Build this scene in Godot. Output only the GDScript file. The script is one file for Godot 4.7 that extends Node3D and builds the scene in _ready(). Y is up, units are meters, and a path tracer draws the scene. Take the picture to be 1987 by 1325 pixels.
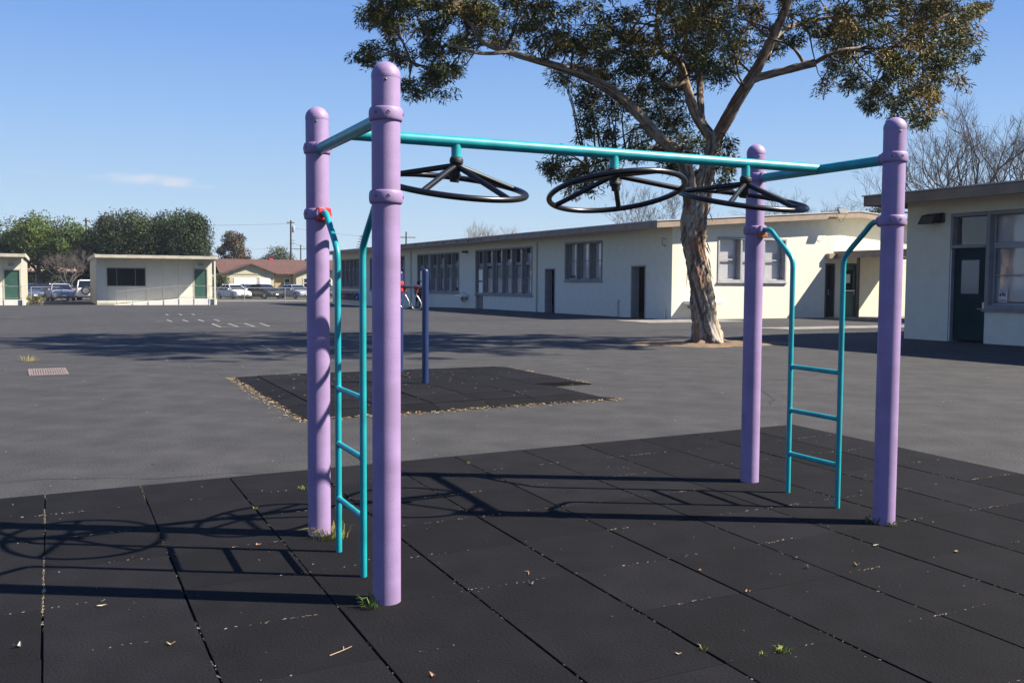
extends Node3D
# A school yard: a purple and teal wheel climber on black rubber tiles, asphalt, classrooms and a eucalyptus.

const EXPOSURE := 2.7
const BUILDING_TURN := 0.030467      # the classrooms stand 1.75 degrees off the climber's axes
var rng := RandomNumberGenerator.new()
var M := {}
var used := {}

# ---------------------------------------------------------------- mesh builder
class MB:
	var v := PackedVector3Array()
	var n := PackedVector3Array()
	var c := PackedColorArray()
	var ix := PackedInt32Array()
	var col := Color(1, 1, 1)
	func vert(p: Vector3, nn: Vector3) -> int:
		v.append(p); n.append(nn); c.append(col)
		return v.size() - 1
	func itri(a: int, b: int, d: int) -> void:
		var g: Vector3 = (v[b] - v[a]).cross(v[d] - v[a])
		if g.dot(n[a] + n[b] + n[d]) > 0.0:
			ix.append(a); ix.append(d); ix.append(b)
		else:
			ix.append(a); ix.append(b); ix.append(d)
	func tri(a: Vector3, b: Vector3, d: Vector3, nn: Vector3) -> void:
		itri(vert(a, nn), vert(b, nn), vert(d, nn))
	func quad(a: Vector3, b: Vector3, d: Vector3, e: Vector3, outward: Vector3) -> void:
		var g := (d - a).cross(e - b)
		if g.length() < 1e-12:
			return
		g = g.normalized()
		if g.dot(outward) < 0.0:
			g = -g
		var i := vert(a, g); var j := vert(b, g); var k := vert(d, g); var l := vert(e, g)
		itri(i, j, k); itri(i, k, l)
	func hexa(b0: Vector3, b1: Vector3, b2: Vector3, b3: Vector3, t0: Vector3, t1: Vector3, t2: Vector3, t3: Vector3) -> void:
		var m := (b0 + b1 + b2 + b3 + t0 + t1 + t2 + t3) / 8.0
		for q in [[b0, b1, b2, b3], [t0, t1, t2, t3], [b0, b1, t1, t0], [b1, b2, t2, t1], [b2, b3, t3, t2], [b3, b0, t0, t3]]:
			quad(q[0], q[1], q[2], q[3], (q[0] + q[1] + q[2] + q[3]) / 4.0 - m)
	func box(t: Transform3D, lo: Vector3, hi: Vector3) -> void:
		hexa(t * Vector3(lo.x, lo.y, lo.z), t * Vector3(hi.x, lo.y, lo.z), t * Vector3(hi.x, lo.y, hi.z), t * Vector3(lo.x, lo.y, hi.z),
			t * Vector3(lo.x, hi.y, lo.z), t * Vector3(hi.x, hi.y, lo.z), t * Vector3(hi.x, hi.y, hi.z), t * Vector3(lo.x, hi.y, hi.z))
	func cbox(t: Transform3D, lo: Vector3, hi: Vector3, b: float) -> void:
		var m := t * ((lo + hi) / 2.0)
		var f := func(ax: int, s: int, i: int, j: int) -> Vector3:      # corner of the face on axis ax
			var o := [0.0, 0.0, 0.0]
			var a1 := (ax + 1) % 3
			var a2 := (ax + 2) % 3
			o[ax] = hi[ax] if s > 0 else lo[ax]
			o[a1] = hi[a1] - b if i > 0 else lo[a1] + b
			o[a2] = hi[a2] - b if j > 0 else lo[a2] + b
			return t * Vector3(o[0], o[1], o[2])
		for ax in 3:
			for s in [-1, 1]:
				var q: Vector3 = f.call(ax, s, -1, -1)
				quad(q, f.call(ax, s, 1, -1), f.call(ax, s, 1, 1), f.call(ax, s, -1, 1), q - m)
				for s2 in [-1, 1]:                                        # edge between face ax and face ax+1
					var a: Vector3 = f.call(ax, s, s2, -1)
					var b2: Vector3 = f.call(ax, s, s2, 1)
					var c2: Vector3 = f.call((ax + 1) % 3, s2, 1, s)
					var d2: Vector3 = f.call((ax + 1) % 3, s2, -1, s)
					quad(a, b2, c2, d2, (a + b2 + c2 + d2) / 4.0 - m)
		for sx in [-1, 1]:
			for sy in [-1, 1]:
				for sz in [-1, 1]:
					var a: Vector3 = f.call(0, sx, sy, sz)
					var b3: Vector3 = f.call(1, sy, sz, sx)
					var c3: Vector3 = f.call(2, sz, sx, sy)
					var g := (b3 - a).cross(c3 - a)
					if g.length() > 1e-12:
						g = g.normalized()
						if g.dot(a - m) < 0: g = -g
						tri(a, b3, c3, g)
	func tube(path: Array, radii: Array, sides: int = 12, caps: bool = true) -> void:
		var k := path.size()
		var t0: Vector3 = (path[1] - path[0]).normalized()
		var up := Vector3.UP if absf(t0.y) < 0.9 else Vector3.RIGHT
		var e1 := up.cross(t0).normalized()
		var base := v.size()
		var rings := []
		for i in k:
			var tg: Vector3
			if i == 0: tg = path[1] - path[0]
			elif i == k - 1: tg = path[k - 1] - path[k - 2]
			else: tg = (path[i + 1] - path[i]).normalized() + (path[i] - path[i - 1]).normalized()
			tg = tg.normalized()
			e1 = (e1 - tg * e1.dot(tg)).normalized()
			var e2 := tg.cross(e1)
			var r: float = radii[i] if i < radii.size() else radii[radii.size() - 1]
			for j in sides:
				var a := TAU * j / sides
				var d := e1 * cos(a) + e2 * sin(a)
				vert(path[i] + d * r, d)
			rings.append(tg)
		for i in k - 1:
			for j in sides:
				var a := base + i * sides + j
				var b := base + i * sides + (j + 1) % sides
				itri(a, b, b + sides); itri(a, b + sides, a + sides)
		if caps:
			for e in [0, k - 1]:
				var nn: Vector3 = -rings[0] if e == 0 else rings[k - 1]
				var ctr := vert(path[e], nn)
				var first := v.size()
				for j in sides: vert(v[base + e * sides + j], nn)
				for j in sides: itri(ctr, first + j, first + (j + 1) % sides)
	func lathe(t: Transform3D, prof: Array, sides: int = 20) -> void:      # prof: Vector2(radius, height); a repeated point makes an edge
		var k := prof.size()
		var base := v.size()
		for i in k:
			var a: Vector2 = prof[maxi(i - 1, 0)]
			var b: Vector2 = prof[mini(i + 1, k - 1)]
			var p: Vector2 = prof[i]
			if i > 0 and (p - a).length() < 1e-6: a = p
			if i < k - 1 and (p - b).length() < 1e-6: b = p
			var d := (b - a).normalized()
			var nn := Vector2(d.y, -d.x)
			for j in sides:
				var an := TAU * j / sides
				vert(t * Vector3(p.x * cos(an), p.y, p.x * sin(an)), (t.basis * Vector3(nn.x * cos(an), nn.y, nn.x * sin(an))).normalized())
		for i in k - 1:
			if ((prof[i + 1] as Vector2) - (prof[i] as Vector2)).length() < 1e-6: continue
			for j in sides:
				var a := base + i * sides + j
				var b := base + i * sides + (j + 1) % sides
				if prof[i].x > 1e-6: itri(a, b, b + sides)
				if prof[i + 1].x > 1e-6: itri(a, b + sides, a + sides)
	func torus(t: Transform3D, big: float, small: float, seg: int = 64, sides: int = 12) -> void:
		var base := v.size()
		for i in seg:
			var a := TAU * i / seg
			var o := Vector3(cos(a), 0, sin(a))
			for j in sides:
				var b := TAU * j / sides
				var d := o * cos(b) + Vector3.UP * sin(b)
				vert(t * (o * big + d * small), (t.basis * d).normalized())
		for i in seg:
			for j in sides:
				var a := base + i * sides + j
				var b := base + i * sides + (j + 1) % sides
				var a2 := base + ((i + 1) % seg) * sides + j
				var b2 := base + ((i + 1) % seg) * sides + (j + 1) % sides
				itri(a, b, b2); itri(a, b2, a2)
	func mesh() -> ArrayMesh:
		var arr := []
		arr.resize(Mesh.ARRAY_MAX)
		arr[Mesh.ARRAY_VERTEX] = v
		arr[Mesh.ARRAY_NORMAL] = n
		arr[Mesh.ARRAY_COLOR] = c
		arr[Mesh.ARRAY_INDEX] = ix
		var m := ArrayMesh.new()
		m.add_surface_from_arrays(Mesh.PRIMITIVE_TRIANGLES, arr)
		return m

# ---------------------------------------------------------------- node helpers
func numbered(parent: Node, called: String) -> String:
	var key := str(parent.get_instance_id()) + "/" + called
	var k: int = used.get(key, 0)
	used[key] = k + 1
	return called if k == 0 else "%s_%03d" % [called, k]

func meta(o: Node, label: String, category: String, group := "", kind := "") -> void:
	if label: o.set_meta("label", label)
	if category: o.set_meta("category", category)
	if group: o.set_meta("group", group)
	if kind: o.set_meta("kind", kind)

func thing(called: String, label: String, category: String, at := Vector3.ZERO, turn := 0.0, group := "") -> Node3D:
	var o := Node3D.new()
	o.name = numbered(self, called)
	add_child(o)
	o.position = at
	o.rotation.y = turn
	meta(o, label, category, group)
	return o

func part(parent: Node, called: String, shape, m: Material, label := "") -> MeshInstance3D:
	var o := MeshInstance3D.new()
	o.name = numbered(parent, called)
	o.mesh = shape.mesh() if shape is MB else shape
	o.material_override = m
	parent.add_child(o)
	if label: o.set_meta("label", label)
	return o

func copy_of(o: Node3D, label := "") -> Node3D:
	var r: Node3D = o.duplicate()
	var nm: String = String(o.name)
	var cut := nm.rfind("_0")
	if cut > 0 and nm.length() - cut == 4: nm = nm.substr(0, cut)
	r.name = numbered(self, nm)
	add_child(r)
	if label: r.set_meta("label", label)
	return r

func T(x := 0.0, y := 0.0, z := 0.0) -> Transform3D:
	return Transform3D(Basis(), Vector3(x, y, z))

func aim(from: Vector3, dir: Vector3) -> Transform3D:      # y axis along dir
	var y := dir.normalized()
	var x := (Vector3.RIGHT if absf(y.x) < 0.9 else Vector3.FORWARD)
	x = (x - y * x.dot(y)).normalized()
	return Transform3D(Basis(x, y, x.cross(y)), from)

# ---------------------------------------------------------------- ground height
func slope(x: float, z: float) -> float:
	return 0.0155 * x - 0.0159 * z

func gy(x: float, z: float) -> float:
	var s := maxf(slope(x, z), -0.35)
	var h := s if s < 0.2 else 0.2 + 0.06 * (1.0 - exp(-(s - 0.2) / 0.06))
	h -= 0.03
	h = lerpf(h, -0.08, smoothstep(45.0, 70.0, -z))
	h += 0.1 * smoothstep(12.5, 16.5, x) * (1.0 - smoothstep(20.0, 26.0, -z))
	return h

# ---------------------------------------------------------------- materials
func lin(r: float, g: float, b: float) -> Color:
	return Color(r, g, b).linear_to_srgb()

func mat(r: float, g: float, b: float, rough := 0.7, metal := 0.0) -> StandardMaterial3D:
	var m := StandardMaterial3D.new()
	m.albedo_color = lin(r, g, b)
	m.roughness = rough
	m.metallic = metal
	return m

func noise(freq: float, sd: int, octaves := 4) -> FastNoiseLite:
	var f := FastNoiseLite.new()
	f.noise_type = FastNoiseLite.TYPE_SIMPLEX_SMOOTH
	f.frequency = freq
	f.seed = sd
	f.fractal_octaves = octaves
	return f

func grain(size: int, coarse: float, fine: float, speck: float, speck_light: float, sd: int, mean := 0.8) -> ImageTexture:
	# grey tone round 0.8: broad mottling, fine grain and hard-edged specks (stones, dust, chips)
	var a := noise(0.006 * 512.0 / size, sd).get_seamless_image(size, size)
	var b := noise(0.16, sd + 1, 3).get_seamless_image(size, size)
	var s := noise(0.09, sd + 2, 2).get_seamless_image(size, size)
	a.convert(Image.FORMAT_L8); b.convert(Image.FORMAT_L8); s.convert(Image.FORMAT_L8)
	var da := a.get_data(); var db := b.get_data(); var ds := s.get_data()
	var out := PackedByteArray()
	out.resize(size * size)
	for i in size * size:
		var t := mean + coarse * (da[i] / 255.0 - 0.5) + fine * (db[i] / 255.0 - 0.5)
		if ds[i] > 205: t += speck_light
		elif ds[i] < 52: t -= speck
		out[i] = int(clampf(t, 0.0, 1.0) * 255.0)
	var im := Image.create_from_data(size, size, false, Image.FORMAT_L8, out)
	im.generate_mipmaps()
	return ImageTexture.create_from_image(im)

func bumps(size: int, freq: float, sd: int, strength: float, octaves := 3) -> ImageTexture:
	var im := noise(freq, sd, octaves).get_seamless_image(size, size)
	im.convert(Image.FORMAT_RGBA8)
	im.bump_map_to_normal_map(strength)
	im.generate_mipmaps()
	return ImageTexture.create_from_image(im)

func surfaced(m: StandardMaterial3D, tex: Texture2D, per_metre: float, nrm: Texture2D = null, nscale := 0.5, world := true) -> StandardMaterial3D:
	m.albedo_texture = tex
	m.uv1_triplanar = true
	m.uv1_world_triplanar = world
	m.uv1_scale = Vector3.ONE * per_metre
	if nrm:
		m.normal_enabled = true
		m.normal_texture = nrm
		m.normal_scale = nscale
	return m

func vcol(m: StandardMaterial3D) -> StandardMaterial3D:
	m.vertex_color_use_as_albedo = true
	return m

func make_materials() -> void:
	var g_asphalt := grain(1024, 0.30, 0.30, 0.12, 0.18, 11)
	var g_rubber := grain(1024, 0.16, 0.42, 0.20, 0.20, 21)
	var g_stucco := grain(1024, 0.035, 0.07, 0.02, 0.015, 31, 0.88)
	var g_paint := grain(1024, 0.13, 0.06, 0.05, 0.02, 41)
	var g_worn := grain(1024, 0.16, 0.10, 0.16, 0.05, 61)
	var n_rough := bumps(512, 0.14, 51, 6.0)
	var n_stucco := bumps(512, 0.07, 52, 5.0)
	M.asphalt = vcol(surfaced(mat(0.0405, 0.0390, 0.0402, 0.92), g_asphalt, 0.45, n_rough, 0.25))
	M.crack = mat(0.012, 0.011, 0.011, 0.95)
	M.road = surfaced(mat(0.104, 0.1, 0.096, 0.9), g_asphalt, 0.4)
	for i in 4:
		var k: float = [1.05, 0.86, 1.32, 1.0][i]
		M["rubber%d" % i] = surfaced(mat(0.0116 * k, 0.0112 * k, 0.0132 * k, 0.88), g_rubber, 0.8, n_rough, 0.22)
		M["rubber%d" % i].metallic_specular = 0.24
	M.purple = surfaced(mat(0.39, 0.27, 0.50, 0.58), g_worn, 1.1)
	M.blue = surfaced(mat(0.018, 0.042, 0.155, 0.4), g_worn, 1.3)
	M.bar_violet = surfaced(mat(0.08, 0.044, 0.096, 0.4), g_paint, 1.6)
	M.teal = surfaced(mat(0.012, 0.43, 0.475, 0.4), g_worn, 1.7)
	M.black_vinyl = mat(0.0048, 0.0048, 0.0064, 0.33)
	M.black_matt = mat(0.0096, 0.0088, 0.0088, 0.6)
	M.red = mat(0.48, 0.024, 0.024, 0.45)
	M.dark_red = mat(0.176, 0.024, 0.02, 0.5)
	M.orange = mat(0.336, 0.112, 0.024, 0.6)
	M.steel = mat(0.44, 0.44, 0.424, 0.35, 0.9)
	M.dull_steel = mat(0.28, 0.288, 0.288, 0.6, 0.6)
	M.bolt = mat(0.08, 0.072, 0.072, 0.4, 0.7)
	M.cream = surfaced(mat(0.80, 0.755, 0.595, 0.92), g_stucco, 0.9, n_stucco, 0.12)
	M.cream_low = surfaced(mat(0.80, 0.765, 0.64, 0.92), g_stucco, 0.9, n_stucco, 0.12)
	M.skirt = surfaced(mat(0.736, 0.72, 0.672, 0.85), g_stucco, 0.5)
	M.siding = surfaced(mat(0.688, 0.664, 0.552, 0.85), g_stucco, 0.5)
	M.fascia = surfaced(mat(0.4, 0.3, 0.224, 0.8), g_paint, 0.6)
	M.fascia_cream = surfaced(mat(0.624, 0.576, 0.448, 0.8), g_paint, 0.6)
	M.roof = surfaced(mat(0.304, 0.304, 0.304, 0.9), g_asphalt, 0.5)
	M.drip = mat(0.384, 0.4, 0.416, 0.5, 0.3)
	M.frame = surfaced(mat(0.34, 0.325, 0.335, 0.65), g_paint, 0.7)
	M.frame_light = surfaced(mat(0.46, 0.455, 0.47, 0.65), g_paint, 0.7)
	M.brown = surfaced(mat(0.128, 0.08, 0.06, 0.7), g_paint, 0.7)
	M.door_green = surfaced(mat(0.028, 0.104, 0.076, 0.5), g_paint, 0.7)
	M.door_dark = surfaced(mat(0.012, 0.044, 0.050, 0.6), g_paint, 0.7)
	M.door_dark.metallic_specular = 0.2
	M.door_pane = mat(0.16, 0.176, 0.192, 0.08)  # reflected sky is put into the grey-blue base colour
	M.dark_pane = mat(0.0048, 0.0056, 0.0064, 0.3)
	M.dark_pane.metallic_specular = 0.15
	M.door_grey = surfaced(mat(0.16, 0.16, 0.168, 0.5), g_paint, 0.7)
	M.blind = mat(0.86, 0.80, 0.66, 0.9)  # cream imitates sunlit surfaces mirrored in the panes
	M.blind_grey = mat(0.60, 0.58, 0.58, 0.9)
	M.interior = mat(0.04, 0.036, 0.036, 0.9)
	M.paper = mat(0.6, 0.6, 0.6, 0.9)
	M.ink = mat(0.096, 0.04, 0.04, 0.9)
	M.porcelain = mat(0.624, 0.632, 0.64, 0.25)
	M.concrete = surfaced(mat(0.30, 0.28, 0.245, 0.9), g_asphalt, 0.4, n_rough, 0.4)
	M.paint_white = surfaced(mat(0.4, 0.392, 0.36, 0.9), g_asphalt, 1.2)
	M.paint_old = surfaced(mat(0.16, 0.164, 0.176, 0.9), g_asphalt, 1.2)
	M.grate = surfaced(mat(0.272, 0.208, 0.184, 0.7), g_paint, 2.0)
	M.soil = surfaced(mat(0.256, 0.172, 0.1, 0.95), g_asphalt, 1.0, n_rough, 0.8)
	M.litter = vcol(mat(0.8, 0.8, 0.8, 0.9))
	M.grass = vcol(mat(0.8, 0.8, 0.8, 0.7)); M.grass.cull_mode = BaseMaterial3D.CULL_DISABLED; M.grass.backlight_enabled = true; M.grass.backlight = Color(0.35, 0.4, 0.2)
	M.leaf = vcol(mat(0.8, 0.8, 0.8, 0.62)); M.leaf.metallic_specular = 0.3; M.leaf.cull_mode = BaseMaterial3D.CULL_DISABLED; M.leaf.backlight_enabled = true; M.leaf.backlight = Color(0.25, 0.27, 0.14)
	M.bark = vcol(mat(0.8, 0.8, 0.8, 0.9)); M.bark.normal_enabled = true
	M.bark = surfaced(M.bark, g_paint, 1.3, n_rough, 0.6, false)
	M.twig = mat(0.07, 0.06, 0.06, 0.9)
	M.twig_grey = mat(0.092, 0.072, 0.068, 0.9)
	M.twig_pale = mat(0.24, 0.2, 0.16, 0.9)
	M.lawn = surfaced(mat(0.072, 0.104, 0.032, 0.95), g_asphalt, 0.5)
	M.glass = mat(0.04, 0.044, 0.048, 0.04)
	M.glass.transparency = BaseMaterial3D.TRANSPARENCY_ALPHA
	M.glass.albedo_color.a = 0.08
	M.car_glass = mat(0.0096, 0.0128, 0.016, 0.05)
	M.tyre = mat(0.012, 0.012, 0.012, 0.8)
	M.lamp_glass = mat(0.22, 0.22, 0.215, 0.4)
	M.lens = mat(0.07, 0.068, 0.062, 0.5)
	M.lens.metallic_specular = 0.25
	M.shingle = surfaced(mat(0.125, 0.058, 0.045, 0.9), g_asphalt, 0.6)
	M.house_wall = surfaced(mat(0.576, 0.528, 0.384, 0.9), g_stucco, 0.4)
	M.house_tan = surfaced(mat(0.44, 0.336, 0.2, 0.9), g_stucco, 0.4)
	M.house_brown = surfaced(mat(0.104, 0.048, 0.036, 0.9), g_stucco, 0.4)
	M.white = mat(0.624, 0.624, 0.616, 0.6)
	M.pole = surfaced(mat(0.06, 0.04, 0.032, 0.9), g_paint, 0.7)
	M.person = vcol(mat(0.8, 0.8, 0.8, 0.8))

# ---------------------------------------------------------------- light, sky, camera
func make_camera() -> void:
	var cam := Camera3D.new()
	cam.name = "camera"
	add_child(cam)
	var pitch := 0.0594
	var roll := 0.0058
	var yaw := 0.4457
	var fw := Vector3(sin(yaw) * cos(pitch), -sin(pitch), -cos(yaw) * cos(pitch))
	var r := Vector3(cos(yaw), 0, sin(yaw))
	var u := r.cross(fw)
	var rr := r * cos(roll) + u * sin(roll)
	var uu := u * cos(roll) - r * sin(roll)
	cam.transform = Transform3D(Basis(rr, uu, -fw), Vector3(0, 1.5314, 0))
	cam.fov = rad_to_deg(2.0 * atan(662.5 / 1875.76))
	cam.near = 0.05
	cam.far = 3000.0
	cam.current = true

func make_sky() -> void:
	var w := 4096
	var h := 2048
	var im := Image.create(w, h, false, Image.FORMAT_RGBF)
	# clear winter sky: tone by height above the horizon, as seen (sRGB), brought to light and divided by the exposure
	var stops := [[0.0, Color8(209, 222, 236)], [2.0, Color8(200, 222, 240)], [5.0, Color8(181, 212, 242)], [9.0, Color8(157, 196, 243)], [14.0, Color8(130, 174, 237)], [20.0, Color8(110, 153, 226)], [35.0, Color8(84, 125, 206)], [90.0, Color8(50, 88, 168)]]
	var tone := func(el: float) -> Color:
		for i in stops.size() - 1:
			if el <= stops[i + 1][0]:
				var t: float = (el - stops[i][0]) / (stops[i + 1][0] - stops[i][0])
				return (stops[i][1] as Color).srgb_to_linear().lerp((stops[i + 1][1] as Color).srgb_to_linear(), t) / EXPOSURE
		return Color(0.1, 0.2, 0.4)
	for y in h:
		var el := 90.0 - 180.0 * (y + 0.5) / h
		var c: Color = tone.call(maxf(el, 0.0))
		if el < 0.0: c = Color(0.16, 0.15, 0.14)
		im.fill_rect(Rect2i(0, y, w, 1), c)
	# one small flat cloud and a fainter wisp beside it
	var nz := noise(0.045, 77, 5)
	for cl in [[4.9, 5.55, 3.1, 0.42, 0.62], [-0.6, 5.75, 1.3, 0.25, 0.10], [-1.0, 3.2, 2.2, 0.5, 0.07], [7.2, 5.35, 1.5, 0.2, 0.3]]:
		var x0 := int((cl[0] - cl[2] * 1.2) / 360.0 * w)
		var x1 := int((cl[0] + cl[2] * 1.2) / 360.0 * w)
		var y0 := int((90.0 - cl[1] - cl[3] * 1.8) / 180.0 * h)
		var y1 := int((90.0 - cl[1] + cl[3] * 1.8) / 180.0 * h)
		for y in range(y0, y1 + 1):
			for x in range(x0, x1 + 1):
				var dx: float = (x * 360.0 / w - cl[0]) / cl[2]
				var dy: float = (90.0 - y * 180.0 / h - cl[1]) / cl[3]
				if dy < 0.0: dy *= 1.9
				var a: float = 1.0 - dx * dx - dy * dy + 0.9 * nz.get_noise_2d(x * 1.0, y * 2.4)
				a = clampf(a * 0.9, 0.0, 1.0) * float(cl[4])
				var wrapped := (x % w + w) % w
				im.set_pixel(wrapped, y, im.get_pixel(wrapped, y).lerp(Color8(228, 228, 238).srgb_to_linear() / EXPOSURE, a))
	var pm := PanoramaSkyMaterial.new()
	pm.panorama = ImageTexture.create_from_image(im)
	var sky := Sky.new()
	sky.sky_material = pm
	var env := Environment.new()
	env.background_mode = Environment.BG_SKY
	env.sky = sky
	env.tonemap_mode = Environment.TONE_MAPPER_LINEAR
	env.tonemap_exposure = EXPOSURE
	env.sdfgi_enabled = true
	env.ssao_enabled = true
	env.ssil_enabled = true
	env.fog_enabled = true
	env.fog_density = 0.00025
	env.fog_light_color = Color8(196, 212, 232)
	var we := WorldEnvironment.new()
	we.name = "environment"
	we.environment = env
	add_child(we)

func make_sun() -> void:
	var sun := DirectionalLight3D.new()
	sun.name = "sun"
	add_child(sun)
	var el := deg_to_rad(43.0)
	var az := deg_to_rad(31.0)
	var d := Vector3(-cos(az) * cos(el), -sin(el), -sin(az) * cos(el))
	sun.look_at_from_position(Vector3.ZERO, d)
	sun.light_energy = 1.6
	sun.light_color = Color8(255, 246, 230)
	sun.light_angular_distance = 0.53
	sun.shadow_enabled = true

# ---------------------------------------------------------------- ground
func make_ground() -> void:
	var xs := []
	var zs := []
	for x in [-900.0, -300.0, -120.0, -70.0, -45.0, -30.0]: xs.append(x)
	var x := -22.0
	while x < 40.0:
		xs.append(x); x += 0.5
	for q in [40.0, 46.0, 55.0, 70.0, 110.0, 300.0, 900.0]: xs.append(q)
	for z in [-1200.0, -500.0, -220.0, -130.0, -100.0, -90.0]: zs.append(z)
	var z := -80.0
	while z < 6.0:
		zs.append(z); z += 0.5
	for q in [6.0, 10.0, 30.0, 100.0, 500.0]: zs.append(q)
	var m := MB.new()
	var coarse := noise(0.09, 5, 4)
	var broad := noise(0.025, 6, 3)
	var streak := noise(0.05, 8, 4)
	var mid := noise(0.33, 9, 4)
	for zz in zs:
		for xx in xs:
			# worn and dusty patches of the old asphalt, streaked along the sealing passes
			var k: float = 1.0 + 0.55 * coarse.get_noise_2d(xx, zz) + 0.50 * broad.get_noise_2d(xx, zz) + 0.55 * streak.get_noise_2d(xx * 0.35, zz * 2.2) + 0.30 * mid.get_noise_2d(xx, zz)
			m.col = Color(k, k * 0.99, k * 0.985)
			var e := 0.3
			var nn := Vector3(gy(xx - e, zz) - gy(xx + e, zz), 2 * e, gy(xx, zz - e) - gy(xx, zz + e)).normalized()
			m.vert(Vector3(xx, gy(xx, zz), zz), nn)
	var w := xs.size()
	for j in zs.size() - 1:
		for i in w - 1:
			var a := j * w + i
			m.itri(a, a + 1, a + w + 1); m.itri(a, a + w + 1, a + w)
	var g := part(self, "ground", m, M.asphalt)
	meta(g, "grey weathered asphalt of the school yard", "", "", "structure")
	for q in [[-2.5, -8.2, 0.9, 0.1, 5.0], [-6.0, -13.5, 1.0, 0.05, 7.0], [7.2, -8.4, 0.8, -0.6, 5.5], [8.0, -14.0, 1.0, 0.15, 6.0], [-9.0, -21.0, 1.0, -0.1, 9.0], [7.0, -24.0, 1.0, 0.2, 9.0], [-4.0, -27.0, 0.7, -0.7, 6.0]]:
		var cm := MB.new()
		var at := Vector2(q[0], q[1])
		var dir := Vector2(q[2], q[3]).normalized()
		var gone := 0.0
		while gone < q[4]:
			dir = dir.rotated(rng.randf_range(-0.55, 0.55)).lerp(Vector2(q[2], q[3]).normalized(), 0.35).normalized()
			var step := rng.randf_range(0.05, 0.16)
			var to := at + dir * step
			var sd := Vector2(-dir.y, dir.x) * rng.randf_range(0.0015, 0.0055)
			var c := []
			for e in [at + sd, at - sd, to - sd * 0.9, to + sd * 0.9]: c.append(Vector3(e.x, gy(e.x, e.y) + 0.003, e.y))
			cm.quad(c[0], c[1], c[2], c[3], Vector3.UP)
			at = to
			gone += step
		part(g, "crack", cm, M.crack)

# ---------------------------------------------------------------- rubber mats
func tile_mesh(sx: float, sz: float, h: float, b: float) -> ArrayMesh:
	var m := MB.new()
	m.cbox(T(), Vector3(-sx / 2, -h, -sz / 2), Vector3(sx / 2, 0, sz / 2), b)
	return m.mesh()

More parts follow.
